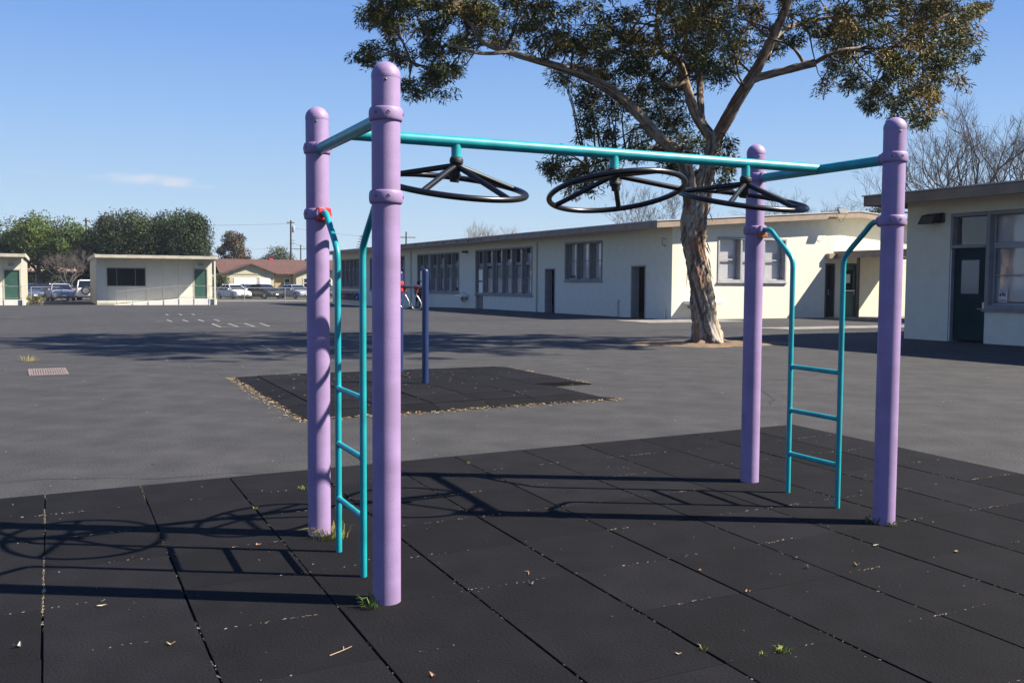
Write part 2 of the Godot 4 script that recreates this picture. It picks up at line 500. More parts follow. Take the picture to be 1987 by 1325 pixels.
func make_mats() -> void:
	var mt := thing("rubber_mat", "large black rubber tile mat under the purple wheel climber", "mat")
	var xe := [-2.42, -1.83, -1.24, -0.65, -0.059, 0.536, 1.134, 1.744, 2.315, 2.879, 3.477, 4.034, 4.62, 5.20, 5.79, 6.37]
	var ze := [-7.10, -6.503, -5.906, -5.309, -4.712, -4.1145, -3.534, -2.925, -2.33, -1.74, -1.15, -0.55]
	for i in xe.size() - 1:
		for j in ze.size() - 1:
			var sx: float = xe[i + 1] - xe[i] - rng.randf_range(0.006, 0.010)
			var sz: float = ze[j + 1] - ze[j] - rng.randf_range(0.003, 0.0055)
			var cx: float = (xe[i] + xe[i + 1]) / 2 + rng.randf_range(-0.002, 0.002)
			var cz: float = (ze[j] + ze[j + 1]) / 2 + rng.randf_range(-0.001, 0.001)
			var o := part(mt, "rubber_tile", tile_mesh(sx, sz, 0.028, 0.0025), M["rubber%d" % (rng.randi() % 4)])
			o.position = Vector3(cx, slope(cx, cz) + rng.randf_range(-0.0008, 0.0008), cz)
			o.rotation = Vector3(0.0159 + rng.randf_range(-0.0015, 0.0015), rng.randf_range(-0.002, 0.002), 0.0155 + rng.randf_range(-0.0015, 0.0015))
	# second mat with sloped border pieces
	var m2 := thing("rubber_mat", "small black rubber tile mat with sloped edges under the blue ring posts", "mat")
	var x0 := 2.52; var x1 := 6.12; var z0 := -13.40; var z1 := -9.80
	for i in 6:
		for j in 6:
			if i == 5 and j >= 4: continue           # the two near rows are one tile shorter
			var cx := x0 + 0.3 + i * 0.6
			var cz := z0 + 0.3 + j * 0.6
			var o := part(m2, "rubber_tile", tile_mesh(0.591, 0.594, 0.07, 0.004), M["rubber%d" % (rng.randi() % 4)])
			o.position = Vector3(cx, gy(cx, cz) + 0.055 + rng.randf_range(-0.002, 0.003), cz)
			o.rotation = Vector3(rng.randf_range(-0.004, 0.004) + 0.007, 0, rng.randf_range(-0.004, 0.004) + 0.007)
	var ramp := func(a: Vector2, b: Vector2, c: Vector2, d: Vector2, k: int) -> void:   # a,b on the mat side, c,d outer
		var m := MB.new()
		var pa := Vector3(a.x, gy(a.x, a.y) + 0.05, a.y); var pb := Vector3(b.x, gy(b.x, b.y) + 0.05, b.y)
		var pc := Vector3(c.x, gy(c.x, c.y) + 0.014, c.y); var pd := Vector3(d.x, gy(d.x, d.y) + 0.014, d.y)
		var dn := Vector3(0, -0.06, 0)
		m.hexa(pa + dn * 1.4, pb + dn * 1.4, pc + dn, pd + dn, pa, pb, pc, pd)
		part(m2, "border_ramp", m, M["rubber%d" % k])
	for i in 6:
		var a := x0 + i * 0.6
		var e0 := 0.26 if i == 0 else -0.004
		var e1 := 0.26 if i == 5 else -0.004
		if i < 5: ramp.call(Vector2(a + 0.004, z1 + 0.004), Vector2(a + 0.596, z1 + 0.004), Vector2(a + 0.6 + (0.42 if i == 4 else -0.004), z1 + 0.27), Vector2(a - e0, z1 + 0.27), i % 4)
		ramp.call(Vector2(a + 0.004, z0 - 0.004), Vector2(a + 0.596, z0 - 0.004), Vector2(a + 0.6 + e1, z0 - 0.27), Vector2(a - e0, z0 - 0.27), (i + 1) % 4)
		var b := z0 + i * 0.6
		ramp.call(Vector2(x0 - 0.004, b + 0.004), Vector2(x0 - 0.004, b + 0.596), Vector2(x0 - 0.27, b + 0.6 + (0.26 if i == 5 else -0.004)), Vector2(x0 - 0.27, b - (0.26 if i == 0 else -0.004)), (i + 2) % 4)
		var xr := x1 if i < 4 else x1 - 0.6
		ramp.call(Vector2(xr + 0.004, b + 0.004), Vector2(xr + 0.004, b + 0.596), Vector2(xr + 0.30, b + 0.6 + (0.1 if i == 5 else -0.004)), Vector2(xr + 0.30, b - (0.26 if i == 0 else -0.004)), (i + 3) % 4)

# ---------------------------------------------------------------- wheel climber
func make_climber() -> void:
	var t := thing("wheel_climber", "purple post and teal pipe overhead climber with three black hanging wheels", "climber")
	var xl := 1.3551; var xr := 4.4277; var zf := -4.1441; var zb := -5.3640
	var top := 2.505
	var n := 0
	for q in [[xl, zf], [xl, zb], [xr, zf], [xr, zb]]:
		var b := slope(q[0], q[1])
		var m := MB.new()
		m.lathe(T(q[0], 0, q[1]), [Vector2(0.0635, b - 0.25), Vector2(0.0635, top - 0.072)], 40)
		var post := part(t, "post", m, M.purple)
		m = MB.new()
		var prof := [Vector2(0.0625, top - 0.0735), Vector2(0.0645, top - 0.072), Vector2(0.0645, top - 0.072), Vector2(0.0648, top - 0.062)]
		for i in 9:
			var a := PI / 2 * i / 8.0
			prof.append(Vector2(0.0648 * cos(a), top - 0.062 + 0.062 * sin(a)))
		m.lathe(T(q[0], 0, q[1]), prof, 40)
		part(post, "post_cap", m, M.purple)
		m = MB.new()
		for a in [1.9, -1.2]:
			m.lathe(aim(Vector3(q[0] + cos(a) * 0.062, top - 0.088, q[1] + sin(a) * 0.062), Vector3(cos(a), 0, sin(a))), [Vector2(0.006, 0), Vector2(0.006, 0.003), Vector2(0.0, 0.005)], 8)
		part(post, "rivet", m, M.bolt)
		for y in [2.274, 1.912]:
			m = MB.new()
			var cp := []
			for i in 13:
				var a := -PI / 2 + PI * i / 12.0
				var ro := 0.0635 + 0.0125 * pow(absf(cos(a)), 0.6)
				cp.append(Vector2(ro if i > 0 and i < 12 else 0.0632, y + 0.030 * sin(a)))
			m.lathe(T(q[0], 0, q[1]), cp, 40)
			var cl := part(post, "collar", m, M.purple)
			var toward := -1.0 if q[1] > -4.7 else 1.0        # the beam side
			m = MB.new()                                       # the split boss that grips the pipe
			m.lathe(aim(Vector3(q[0], y, q[1] + toward * 0.05), Vector3(0, 0, toward)), [Vector2(0.034, 0.0), Vector2(0.034, 0.045), Vector2(0.031, 0.05), Vector2(0.016, 0.05)], 20)
			part(post, "pipe_socket", m, M.purple)
			m = MB.new()
			for a in ([2.5, 1.75, -0.3, 0.35] if toward < 0 else [2.75, 3.5, -0.4, 0.4]):
				var d := Vector3(cos(a), 0, sin(a))
				var side := Vector3(-d.z, 0, d.x)
				var tr := Transform3D(Basis(side, Vector3.UP, d), Vector3(q[0], y, q[1]))
				if a > 1.0:
					m.lathe(aim(tr * Vector3(0, 0.002, 0.0735), d), [Vector2(0.0075, 0), Vector2(0.0075, 0.0032), Vector2(0.005, 0.004), Vector2(0.005, 0.001), Vector2(0.0, 0.001)], 10)
				else:
					m.cbox(tr, Vector3(-0.014, -0.006, 0.07), Vector3(0.014, 0.007, 0.0775), 0.002)
			part(post, "collar_bolt", m, M.bolt)
		n += 1
	# pipes
	var yb := 2.268
	for x in [xl, xr]:
		var m := MB.new()
		m.tube([Vector3(x, yb, zf - 0.06), Vector3(x, yb, zb + 0.06)], [0.030], 24)
		part(t, "cross_beam", m, M.teal)
	var bm := MB.new()
	bm.tube([Vector3(xl + 0.012, yb + 0.006, -4.754), Vector3(xr - 0.006, yb + 0.006, -4.754)], [0.030], 24)
	part(t, "overhead_beam", bm, M.teal)
	# ladders
	for x in [1.362, 4.435]:
		for side in [-1.0, 1.0]:
			var zv = -4.754 + side * 0.226
			var zp := (zb + 0.068) if side < 0 else (zf - 0.068)
			var b := slope(x, zv)
			var pts := [Vector3(x, b - 0.2, zv), Vector3(x, 1.62, zv)]
			var cv := Curve3D.new()
			cv.bake_interval = 0.02
			var ty := 1.912
			cv.add_point(Vector3(x, 1.64, zv), Vector3.ZERO, Vector3(0, 0.07, 0))
			cv.add_point(Vector3(x, 1.76, zv + side * 0.06), Vector3(0, -0.045, -side * 0.045), Vector3(0, 0.02, side * 0.02))
			cv.add_point(Vector3(x, 1.875, zv + side * 0.190), Vector3(0, -0.03, -side * 0.03), Vector3(0, 0.025, side * 0.025))
			cv.add_point(Vector3(x, ty, zv + side * 0.262), Vector3(0, 0, -side * 0.035), Vector3.ZERO)
			for q in cv.get_baked_points(): pts.append(q)
			pts.append(Vector3(x, ty, zp))
			var m := MB.new()
			m.tube(pts, [0.0167], 16)
			part(t, "ladder_rail", m, M.teal)
		for h in ([0.385, 0.678, 0.972] if x < 2.0 else [0.409, 0.700, 0.991]):
			var m := MB.new()
			m.tube([Vector3(x, h + 0.004, -4.754 - 0.226), Vector3(x, h, -4.754 + 0.226)], [0.0150], 14)
			for side in [-1.0, 1.0]:                    # weld bead
				m.torus(aim(Vector3(x, h + 0.002 - side * 0.002, -4.754 + side * 0.2095), Vector3(0, 0, 1)), 0.0155, 0.0025, 14, 6)
			part(t, "rung", m, M.teal)
	# the odd clamp halves
	var cm := MB.new()
	var ct := Transform3D(Basis(Vector3.UP, 0.12), Vector3(xl + 0.012, 1.905, zb + 0.066))
	cm.cbox(ct, Vector3(-0.040, -0.034, -0.02), Vector3(0.040, 0.040, 0.034), 0.008)
	part(t, "clamp", cm, M.red, "bright red clamp holding a ladder rail")
	cm = MB.new()
	cm.cbox(Transform3D(Basis(Vector3.UP, -0.1), Vector3(xr + 0.004, 1.885, zb + 0.064)), Vector3(-0.032, -0.026, -0.012), Vector3(0.034, 0.008, 0.032), 0.006)
	part(t, "clamp", cm, M.orange, "worn orange clamp half holding a ladder rail")
	# wheels: a rim on five spokes that fall from the hub
	var wl := [[1.94, Vector3(1.9327, 2.0445, -4.7739), Vector3(0.0188, 1, 0.2565), 9.0], [2.908, Vector3(2.922, 2.058, -4.745), Vector3(-0.0142, 1, -0.2158), 57.0], [3.846, Vector3(3.8424, 2.0561, -4.7771), Vector3(0.0084, 1, 0.2331), 5.0]]
	for w in wl:
		var hub := Vector3(w[0], 2.165, -4.754)
		var m := MB.new()
		m.lathe(T(w[0], 0, -4.754), [Vector2(0.0265, yb), Vector2(0.0265, 2.200), Vector2(0.0285, 2.199), Vector2(0.0285, 2.187), Vector2(0.02, 2.185)], 24)
		part(t, "hanger", m, M.teal)
		var nn: Vector3 = (w[2] as Vector3).normalized()
		var e1 := nn.cross(Vector3(0, 0, 1)).normalized()
		var e2 := nn.cross(e1)
		var rimc: Vector3 = w[1]
		m = MB.new()
		m.torus(Transform3D(Basis(e1, nn, -e2), rimc), 0.387, 0.0158, 96, 14)
		var rim := part(t, "wheel", m, M.black_vinyl)
		var axis := (hub + Vector3(0, 0.02, 0) - rimc).normalized()
		m = MB.new()
		m.lathe(aim(hub, axis), [Vector2(0.0, 0.030), Vector2(0.028, 0.030), Vector2(0.035, 0.022), Vector2(0.037, 0.005), Vector2(0.035, -0.002), Vector2(0.027, -0.010), Vector2(0.027, -0.055), Vector2(0.033, -0.056), Vector2(0.033, -0.072), Vector2(0.025, -0.075), Vector2(0.025, -0.100), Vector2(0.020, -0.102), Vector2(0.0, -0.102)], 20)
		part(rim, "hub", m, M.black_matt)
		for k in 5:
			var a := deg_to_rad(w[3] + 72.0 * k)
			var d := e1 * cos(a) + e2 * sin(a)
			m = MB.new()
			m.tube([hub - axis * 0.018 + d * 0.018, rimc + d * 0.384], [0.0150, 0.0150], 12)
			part(rim, "spoke", m, M.black_vinyl)

# ---------------------------------------------------------------- ring bar on the second mat
func make_ring_bar() -> void:
	var t := thing("ring_bar", "two blue posts joined by a bar with steel hand rings", "ring bar")
	var a := Vector3(4.301, 0, -11.567)
	var b := Vector3(4.525, 0, -13.20)
	for q in [a, b]:
		var g := gy(q.x, q.z)
		var top := 1.722 if q == a else 1.71
		var m := MB.new()
		var prof := [Vector2(0.0425, g - 0.1), Vector2(0.0425, top - 0.04)]
		for i in 8:
			var an := PI / 2 * i / 7.0
			prof.append(Vector2(0.0425 * cos(an), top - 0.04 + 0.04 * sin(an)))
		m.lathe(T(q.x, 0, q.z), prof, 28)
		var po := part(t, "post", m, M.blue)
		if q == b:
			m = MB.new()
			m.lathe(T(q.x, 1.485, q.z), [Vector2(0.043, -0.075), Vector2(0.05, -0.07), Vector2(0.05, -0.025), Vector2(0.046, -0.02), Vector2(0.046, 0.02), Vector2(0.05, 0.025), Vector2(0.05, 0.07), Vector2(0.043, 0.075)], 24)
			part(po, "clamp", m, M.red)
	var ya := 1.485
	var m := MB.new()
	m.tube([Vector3(a.x, ya, a.z), Vector3(b.x, ya, b.z)], [0.021], 14)
	part(t, "bar", m, M.bar_violet)
	var dir := (b - a).normalized()
	for s in [0.32, 0.80]:
		var c := a.lerp(b, s)
		c.y = ya
		m = MB.new()
		m.tube([c - dir * 0.04, c + dir * 0.04], [0.034], 14)
		m.cbox(Transform3D(Basis(dir, Vector3.UP, dir.cross(Vector3.UP)), c), Vector3(-0.03, -0.075, -0.018), Vector3(0.03, -0.02, 0.018), 0.006)
		var br := part(t, "ring_bracket", m, M.dark_red)
		m = MB.new()
		m.tube([c + Vector3(0, -0.06, 0), c + Vector3(0, -0.115, 0)], [0.008], 8)
		m.lathe(T(c.x, c.y - 0.08, c.z), [Vector2(0, -0.014), Vector2(0.012, -0.006), Vector2(0.012, 0.006), Vector2(0, 0.014)], 10)
		part(br, "eye_bolt", m, M.steel)
		m = MB.new()
		var pts := []
		var sd := Vector3(cos(0.5), 0, sin(0.5))          # the ring hangs turned towards the yard
		for i in 41:
			var an := TAU * i / 40.0
			var w := 0.062 * sin(an) * (0.62 - 0.38 * cos(an))
			pts.append(c + Vector3(0, -0.118 - 0.090 + 0.090 * cos(an), 0) + sd * w * 1.45)
		m.tube(pts, [0.0098], 10, false)
		part(br, "hand_ring", m, M.steel)

# ---------------------------------------------------------------- buildings
# A wall is laid out along s (length), y (height) and d (depth inwards) of a frame F.
func wall(b: Node, F: Transform3D, s0: float, s1: float, top: Callable, holes: Array, thick: float, m_up: Material, m_low: Material, split: float, foot: float, apart := false) -> void:
	var cuts := [s0, s1]
	for h in holes:
		for e in [h[0], h[1]]:
			if e > s0 and e < s1 and not cuts.has(e): cuts.append(e)
	cuts.sort()
	var up := MB.new()
	var low := MB.new()
	for i in cuts.size() - 1:
		var a: float = cuts[i]
		var c: float = cuts[i + 1]
		var mid := (a + c) / 2
		var spans := [[foot, 99.0]]
		for h in holes:
			if mid > h[0] and mid < h[1]:
				var nx := []
				for sp in spans:
					if h[2] > sp[0]: nx.append([sp[0], minf(h[2], sp[1])])
					if h[3] < sp[1]: nx.append([maxf(h[3], sp[0]), sp[1]])
				spans = nx
		for sp in spans:
			for band in [[-9.0, split, low], [split, 999.0, up]]:
				var y0: float = maxf(sp[0], band[0])
				var y1: float = minf(sp[1], band[1])
				if y1 <= y0: continue
				var ta := minf(y1, top.call(a))
				var tc := minf(y1, top.call(c))
				if apart: band[2] = MB.new()
				(band[2] as MB).hexa(F * Vector3(a, y0, 0), F * Vector3(c, y0, 0), F * Vector3(c, y0, thick), F * Vector3(a, y0, thick),
					F * Vector3(a, ta, 0), F * Vector3(c, tc, 0), F * Vector3(c, tc, thick), F * Vector3(a, ta, thick))
				if apart: part(b, "wall_panel", band[2], m_up)
	if up.v.size(): part(b, "wall", up, m_up)
	if low.v.size(): part(b, "wall", low, m_low)

func window(b: Node, F: Transform3D, s0: float, s1: float, y0: float, y1: float, edges: Array, rails: Array, blinds_reflections: Array, fm: Material, deep := 0.22) -> void:
	# edges: the lines of the mullions; rails: [height, thickness]; blinds: per bay 0 none, 1 cream sheet coloured as a sunlit reflection, 2 grey, with how far down it hangs
	var m := MB.new()
	var w := 0.085
	m.cbox(F, Vector3(s0, y0, -0.03), Vector3(s0 + w, y1, deep + 0.06), 0.006)
	m.cbox(F, Vector3(s1 - w, y0, -0.03), Vector3(s1, y1, deep + 0.06), 0.006)
	m.cbox(F, Vector3(s0 + w, y1 - w, -0.03), Vector3(s1 - w, y1, deep + 0.06), 0.006)
	m.cbox(F, Vector3(s0 + w, y0, -0.03), Vector3(s1 - w, y0 + w, deep + 0.06), 0.006)
	var win := part(b, "window", m, fm)
	m = MB.new()
	m.cbox(F, Vector3(s0 - 0.04, y0 - 0.05, -0.075), Vector3(s1 + 0.04, y0 - 0.002, 0.0), 0.008)
	part(win, "sill", m, fm)
	var all := [s0 + w] + edges + [s1 - w]
	for e in edges:
		m = MB.new()
		m.cbox(F, Vector3(e - 0.05, y0 + w, -0.012), Vector3(e + 0.05, y1 - w, deep + 0.05), 0.006)
		part(win, "mullion", m, fm)
	for i in all.size() - 1:
		var a: float = all[i] + (0.05 if i > 0 else 0.0)
		var c: float = all[i + 1] - (0.05 if i < all.size() - 2 else 0.0)
		m = MB.new()
		for r in rails:
			m.cbox(F, Vector3(a, r[0] - r[1] / 2, deep - 0.045), Vector3(c, r[0] + r[1] / 2, deep - 0.006), 0.004)
		m.box(F, Vector3(a, y0 + w, deep - 0.04), Vector3(a + 0.035, y1 - w, deep - 0.007))
		m.box(F, Vector3(c - 0.035, y0 + w, deep - 0.04), Vector3(c, y1 - w, deep - 0.007))
		m.box(F, Vector3(a, y0 + w, deep - 0.055), Vector3(c, y0 + w + 0.05, deep - 0.007))
		part(win, "sash", m, M.frame_light if fm == M.frame else fm)
		var ys := [y0 + w]
		for r in rails: ys.append(r[0])
		ys.append(y1 - w)
		for k in ys.size() - 1:
			m = MB.new()
			m.box(F, Vector3(a, ys[k], deep), Vector3(c, ys[k + 1] - 0.004, deep + 0.006))
			part(win, "pane", m, M.glass)
		var bl: Array = blinds_reflections[i % blinds_reflections.size()]
		if bl[0] > 0:
			m = MB.new()
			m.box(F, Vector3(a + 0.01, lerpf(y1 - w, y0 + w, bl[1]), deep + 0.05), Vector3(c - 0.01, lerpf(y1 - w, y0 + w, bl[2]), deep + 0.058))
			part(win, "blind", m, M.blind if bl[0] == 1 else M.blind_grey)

func door(b: Node, F: Transform3D, s0: float, s1: float, y0: float, y1: float, deep: float, dm: Material, fm: Material, glazed: Array, ajar := 0.0) -> void:
	var m := MB.new()
	for q in [[s0, s0 + 0.06], [s1 - 0.06, s1]]:
		m.cbox(F, Vector3(q[0], y0 - 0.1, -0.02), Vector3(q[1], y1, deep + 0.08), 0.005)
	m.cbox(F, Vector3(s0 + 0.06, y1 - 0.06, -0.02), Vector3(s1 - 0.06, y1, deep + 0.08), 0.005)
	part(b, "door_frame", m, fm)
	var hinge := F * Transform3D(Basis(Vector3.UP, ajar), Vector3(s0 + 0.065, 0, deep))
	var w := s1 - s0 - 0.13
	m = MB.new()
	m.cbox(hinge, Vector3(0, y0 + 0.01, 0), Vector3(w, y1 - 0.065, 0.045), 0.004)
	var d := part(b, "door", m, dm)
	if glazed.size():
		m = MB.new()
		m.box(hinge, Vector3(w * glazed[0], glazed[2], -0.006), Vector3(w * glazed[1], glazed[3], -0.002))
		part(d, "pane", m, glazed[4])
	m = MB.new()
	m.cbox(hinge, Vector3(w - 0.10, y0 + 0.92, -0.012), Vector3(w - 0.05, y0 + 1.16, 0.0), 0.003)
	m.tube([hinge * Vector3(w - 0.075, y0 + 0.98, 0.0), hinge * Vector3(w - 0.075, y0 + 0.98, -0.06), hinge * Vector3(w - 0.17, y0 + 0.98, -0.065)], [0.011], 8)
	part(d, "door_handle", m, M.steel)

func make_long_building() -> void:
	var b := thing("classroom_building", "long cream stucco classroom block with tall grey windows and tan roof edge", "building", Vector3(20.94, 0, -30.02), BUILDING_TURN)
	var L := 43.2
	var W := 18.4
	var FL := Transform3D(Basis(Vector3(0, 0, -1), Vector3.UP, Vector3.RIGHT), Vector3.ZERO)
	var FE := Transform3D(Basis(Vector3.RIGHT, Vector3.UP, Vector3(0, 0, -1)), Vector3.ZERO)
	var ytop := func(x: float) -> float: return 3.86 + 0.072 * (minf(x, W - x) + 1.0)
	var flat := func(_s: float) -> float: return 3.80
	# long side
	var near_door := [1.67, 2.68, 0.10, 2.30]
	var door2 := [8.74, 9.70, 0.10, 2.26]
	var win3 := [4.80, 7.88, 1.68, 3.37]
	var wA := [10.92, 17.26, 0.98, 3.32]
	var wAd := [16.33, 17.26, 0.10, 0.98]
	var wB := [19.38, 25.58, 1.02, 3.29]
	var wBd := [24.66, 25.58, 0.10, 1.02]
	var wC := [27.75, 34.4, 1.05, 3.27]
	var wD := [36.1, 40.85, 1.18, 3.28]
	wall(b, FL, 0.0, L, flat, [near_door, door2, win3, wA, wAd, wB, wBd, wC, wD], 0.3, M.cream, M.cream_low, 1.70, -0.3)
	window(b, FL, win3[0], win3[1], win3[2], win3[3], [5.84, 6.86], [[2.55, 0.05]], [[2, 0.0, 1.0], [2, 0.0, 1.0], [2, 0.0, 0.9]], M.frame)
	var bays := [11.98, 13.04, 14.10, 15.20, 16.33]
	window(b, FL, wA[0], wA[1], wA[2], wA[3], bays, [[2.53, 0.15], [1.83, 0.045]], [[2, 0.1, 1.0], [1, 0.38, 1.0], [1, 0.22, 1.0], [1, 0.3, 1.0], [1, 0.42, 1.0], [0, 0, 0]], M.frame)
	var bB := []
	for i in 5: bB.append(20.42 + 1.045 * i)
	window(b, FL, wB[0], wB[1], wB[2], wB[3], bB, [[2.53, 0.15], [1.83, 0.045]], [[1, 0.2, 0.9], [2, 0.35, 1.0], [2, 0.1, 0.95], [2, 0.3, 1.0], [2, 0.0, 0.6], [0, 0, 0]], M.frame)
	var bC := []
	for i in 5: bC.append(28.85 + 1.1 * i)
	window(b, FL, wC[0], wC[1], wC[2], wC[3], bC, [[2.53, 0.15], [1.83, 0.045]], [[2, 0.1, 0.9], [0, 0, 0]], M.frame)
	window(b, FL, wD[0], wD[1], wD[2], wD[3], [37.0, 37.95, 38.9, 39.85], [[2.53, 0.12], [1.83, 0.045]], [[0, 0, 0], [2, 0.3, 0.7], [0, 0, 0]], M.frame)
	door(b, FL, near_door[0], near_door[1], 0.22, near_door[3], 0.27, M.door_dark, M.frame_light, [], -0.5)
	door(b, FL, door2[0], door2[1], 0.22, door2[3], 0.27, M.door_dark, M.frame_light, [], -0.5)
	for q in [[wAd[0], wAd[1], wA[3]], [wBd[0], wBd[1], wB[3]]]:
		var m := MB.new()
		m.cbox(FL, Vector3(q[0] + 0.06, 0.2, 0.10), Vector3(q[1] - 0.085, 2.44, 0.15), 0.005)
		var d := part(b, "door", m, M.door_grey)
		for y in [[1.05, 1.62], [1.70, 2.28]]:
			m = MB.new()
			m.box(FL, Vector3(q[0] + 0.22, y[0], 0.094), Vector3(q[1] - 0.2, y[1], 0.098))
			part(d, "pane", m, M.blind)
	# small fittings on the long side
	for s in [10.45, 26.6, 35.5]:
		var m := MB.new()
		m.tube([FL * Vector3(s, 3.5, -0.06), FL * Vector3(s, 0.2, -0.06)], [0.045], 10)
		part(b, "downpipe", m, M.cream)
	var pm := MB.new()
	pm.tube([FL * Vector3(3.55, 0.2, -0.05), FL * Vector3(3.55, 0.85, -0.05), FL * Vector3(3.45, 0.9, -0.05)], [0.03], 8)
	part(b, "standpipe", pm, M.cream_low)
	pm = MB.new()
	pm.tube([FL * Vector3(0.35, 0.2, -0.05), FL * Vector3(0.35, 0.62, -0.05)], [0.03], 8)
	part(b, "standpipe", pm, M.cream_low)
	pm = MB.new()
	pm.tube([FL * Vector3(0.42, 3.25, 0.0), FL * Vector3(0.42, 3.3, -0.14), FL * Vector3(0.42, 3.05, -0.16), FL * Vector3(0.42, 2.98, 0.0)], [0.02], 8)
	part(b, "wall_hook", pm, M.dull_steel)
	pm = MB.new()
	pm.cbox(FL, Vector3(18.2, 3.18, -0.35), Vector3(18.32, 3.3, 0.0), 0.02)
	part(b, "camera_bracket", pm, M.black_matt)
	# end wall with its windows and doors
	var wE := [2.14, 5.60, 1.66, 3.39]
	var dark := [7.74, 8.28, 0.10, 2.45]
	var gdoor := [8.66, 9.66, 0.10, 2.47]
	wall(b, FE, 0.3, 7.70, func(s: float) -> float: return ytop.call(s) - 0.08, [wE], 0.3, M.cream_low, M.cream_low, 1.70, -0.3)
	var FE2 := Transform3D(FE.basis, Vector3(0, 0, -0.02))
	wall(b, FE2, 7.70, 9.2, func(s: float) -> float: return ytop.call(s) - 0.08, [dark, gdoor], 0.28, M.cream, M.cream, 1.70, -0.3)
	wall(b, FE2, 9.2, W - 0.3, func(s: float) -> float: return ytop.call(s) - 0.08, [gdoor], 0.28, M.cream, M.cream, 1.70, -0.3)
	window(b, FE, wE[0], wE[1], wE[2], wE[3], [3.30, 4.44], [[2.52, 0.05]], [[2, 0.0, 1.0], [2, 0.0, 1.0], [2, 0.0, 1.0]], M.frame_light, 0.2)
	door(b, FE2, dark[0], dark[1], 0.23, dark[3], 0.2, M.door_dark, M.brown, [])
	door(b, FE2, gdoor[0], gdoor[1], 0.23, gdoor[3], 0.12, M.door_green, M.door_green, [0.12, 0.80, 1.25, 2.2, M.dark_pane])
	pm = MB.new()
	pm.box(FE2, Vector3(8.98, 1.66, 0.108), Vector3(9.26, 2.02, 0.112))
	part(b, "notice", pm, M.paper)
	pm = MB.new()
	pm.cbox(FE2, Vector3(8.80, 1.30, 0.05), Vector3(9.5, 1.36, 0.10), 0.01)
	part(b, "push_bar", pm, M.steel)
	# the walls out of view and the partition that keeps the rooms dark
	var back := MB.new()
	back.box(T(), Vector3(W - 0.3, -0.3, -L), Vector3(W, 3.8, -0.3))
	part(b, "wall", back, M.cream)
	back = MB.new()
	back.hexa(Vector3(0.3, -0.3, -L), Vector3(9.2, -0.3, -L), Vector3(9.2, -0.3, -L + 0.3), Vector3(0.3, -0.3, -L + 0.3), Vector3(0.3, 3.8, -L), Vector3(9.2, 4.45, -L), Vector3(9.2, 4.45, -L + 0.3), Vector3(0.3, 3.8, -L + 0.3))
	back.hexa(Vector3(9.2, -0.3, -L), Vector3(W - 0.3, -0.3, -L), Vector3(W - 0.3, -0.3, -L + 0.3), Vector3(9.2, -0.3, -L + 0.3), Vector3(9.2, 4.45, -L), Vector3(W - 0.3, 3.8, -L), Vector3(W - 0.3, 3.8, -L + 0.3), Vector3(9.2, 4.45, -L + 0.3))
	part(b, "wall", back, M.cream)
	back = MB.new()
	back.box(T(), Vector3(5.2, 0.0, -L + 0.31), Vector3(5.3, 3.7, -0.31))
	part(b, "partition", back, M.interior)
	# roof
	var z0 := 0.40
	var z1 := -L - 0.4
	var r := MB.new()
	for h in [[-0.95, 9.2], [9.2, W + 0.95]]:
		var ya: float = ytop.call(h[0]); var yb: float = ytop.call(h[1])
		r.hexa(Vector3(h[0], ya - 0.14, z0 - 0.05), Vector3(h[1], yb - 0.14, z0 - 0.05), Vector3(h[1], yb - 0.14, z1), Vector3(h[0], ya - 0.14, z1), Vector3(h[0], ya, z0 - 0.05), Vector3(h[1], yb, z0 - 0.05), Vector3(h[1], yb, z1), Vector3(h[0], ya, z1))
	var roof := part(b, "roof", r, M.roof)
	var fy: float = ytop.call(-1.0)
	r = MB.new()
	var seg := 0.0
	while seg < L + 0.8:                      # boards butted end to end
		var e := minf(seg + 5.4, L + 0.8)
		var fm := MB.new()
		fm.cbox(T(), Vector3(-1.0, fy - 0.245, z0 - e + 0.003), Vector3(-0.952, fy - 0.012, z0 - seg - 0.003), 0.004)
		part(roof, "fascia_board", fm, M.fascia)
		seg = e
	for h in [[-1.0, 4.1], [4.1, 9.2], [9.2, 14.3], [14.3, W + 1.0]]:
		var fm := MB.new()
		var ya: float = ytop.call(h[0]); var yb: float = ytop.call(h[1])
		fm.hexa(Vector3(h[0] + 0.003, ya - 0.25, z0 - 0.048), Vector3(h[1] - 0.003, yb - 0.25, z0 - 0.048), Vector3(h[1] - 0.003, yb - 0.25, z0), Vector3(h[0] + 0.003, ya - 0.25, z0), Vector3(h[0] + 0.003, ya - 0.012, z0 - 0.048), Vector3(h[1] - 0.003, yb - 0.012, z0 - 0.048), Vector3(h[1] - 0.003, yb - 0.012, z0), Vector3(h[0] + 0.003, ya - 0.012, z0))
		part(roof, "fascia_board", fm, M.fascia)
	r = MB.new()
	r.box(T(), Vector3(-1.03, fy - 0.012, z1), Vector3(-0.93, fy + 0.022, z0 + 0.03))
	for h in [[-0.93, 9.2], [9.2, W + 0.95]]:
		var ya: float = ytop.call(h[0]); var yb: float = ytop.call(h[1])
		r.hexa(Vector3(h[0], ya - 0.012, z0 - 0.06), Vector3(h[1], yb - 0.012, z0 - 0.06), Vector3(h[1], yb - 0.012, z0 + 0.03), Vector3(h[0], ya - 0.012, z0 + 0.03), Vector3(h[0], ya + 0.022, z0 - 0.06), Vector3(h[1], yb + 0.022, z0 - 0.06), Vector3(h[1], yb + 0.022, z0 + 0.03), Vector3(h[0], ya + 0.022, z0 + 0.03))
	part(roof, "drip_edge", r, M.drip)
	r = MB.new()
	r.box(T(), Vector3(-0.95, fy - 0.165, z1), Vector3(0.0, fy - 0.142, z0 - 0.05))
	part(roof, "soffit", r, M.cream)
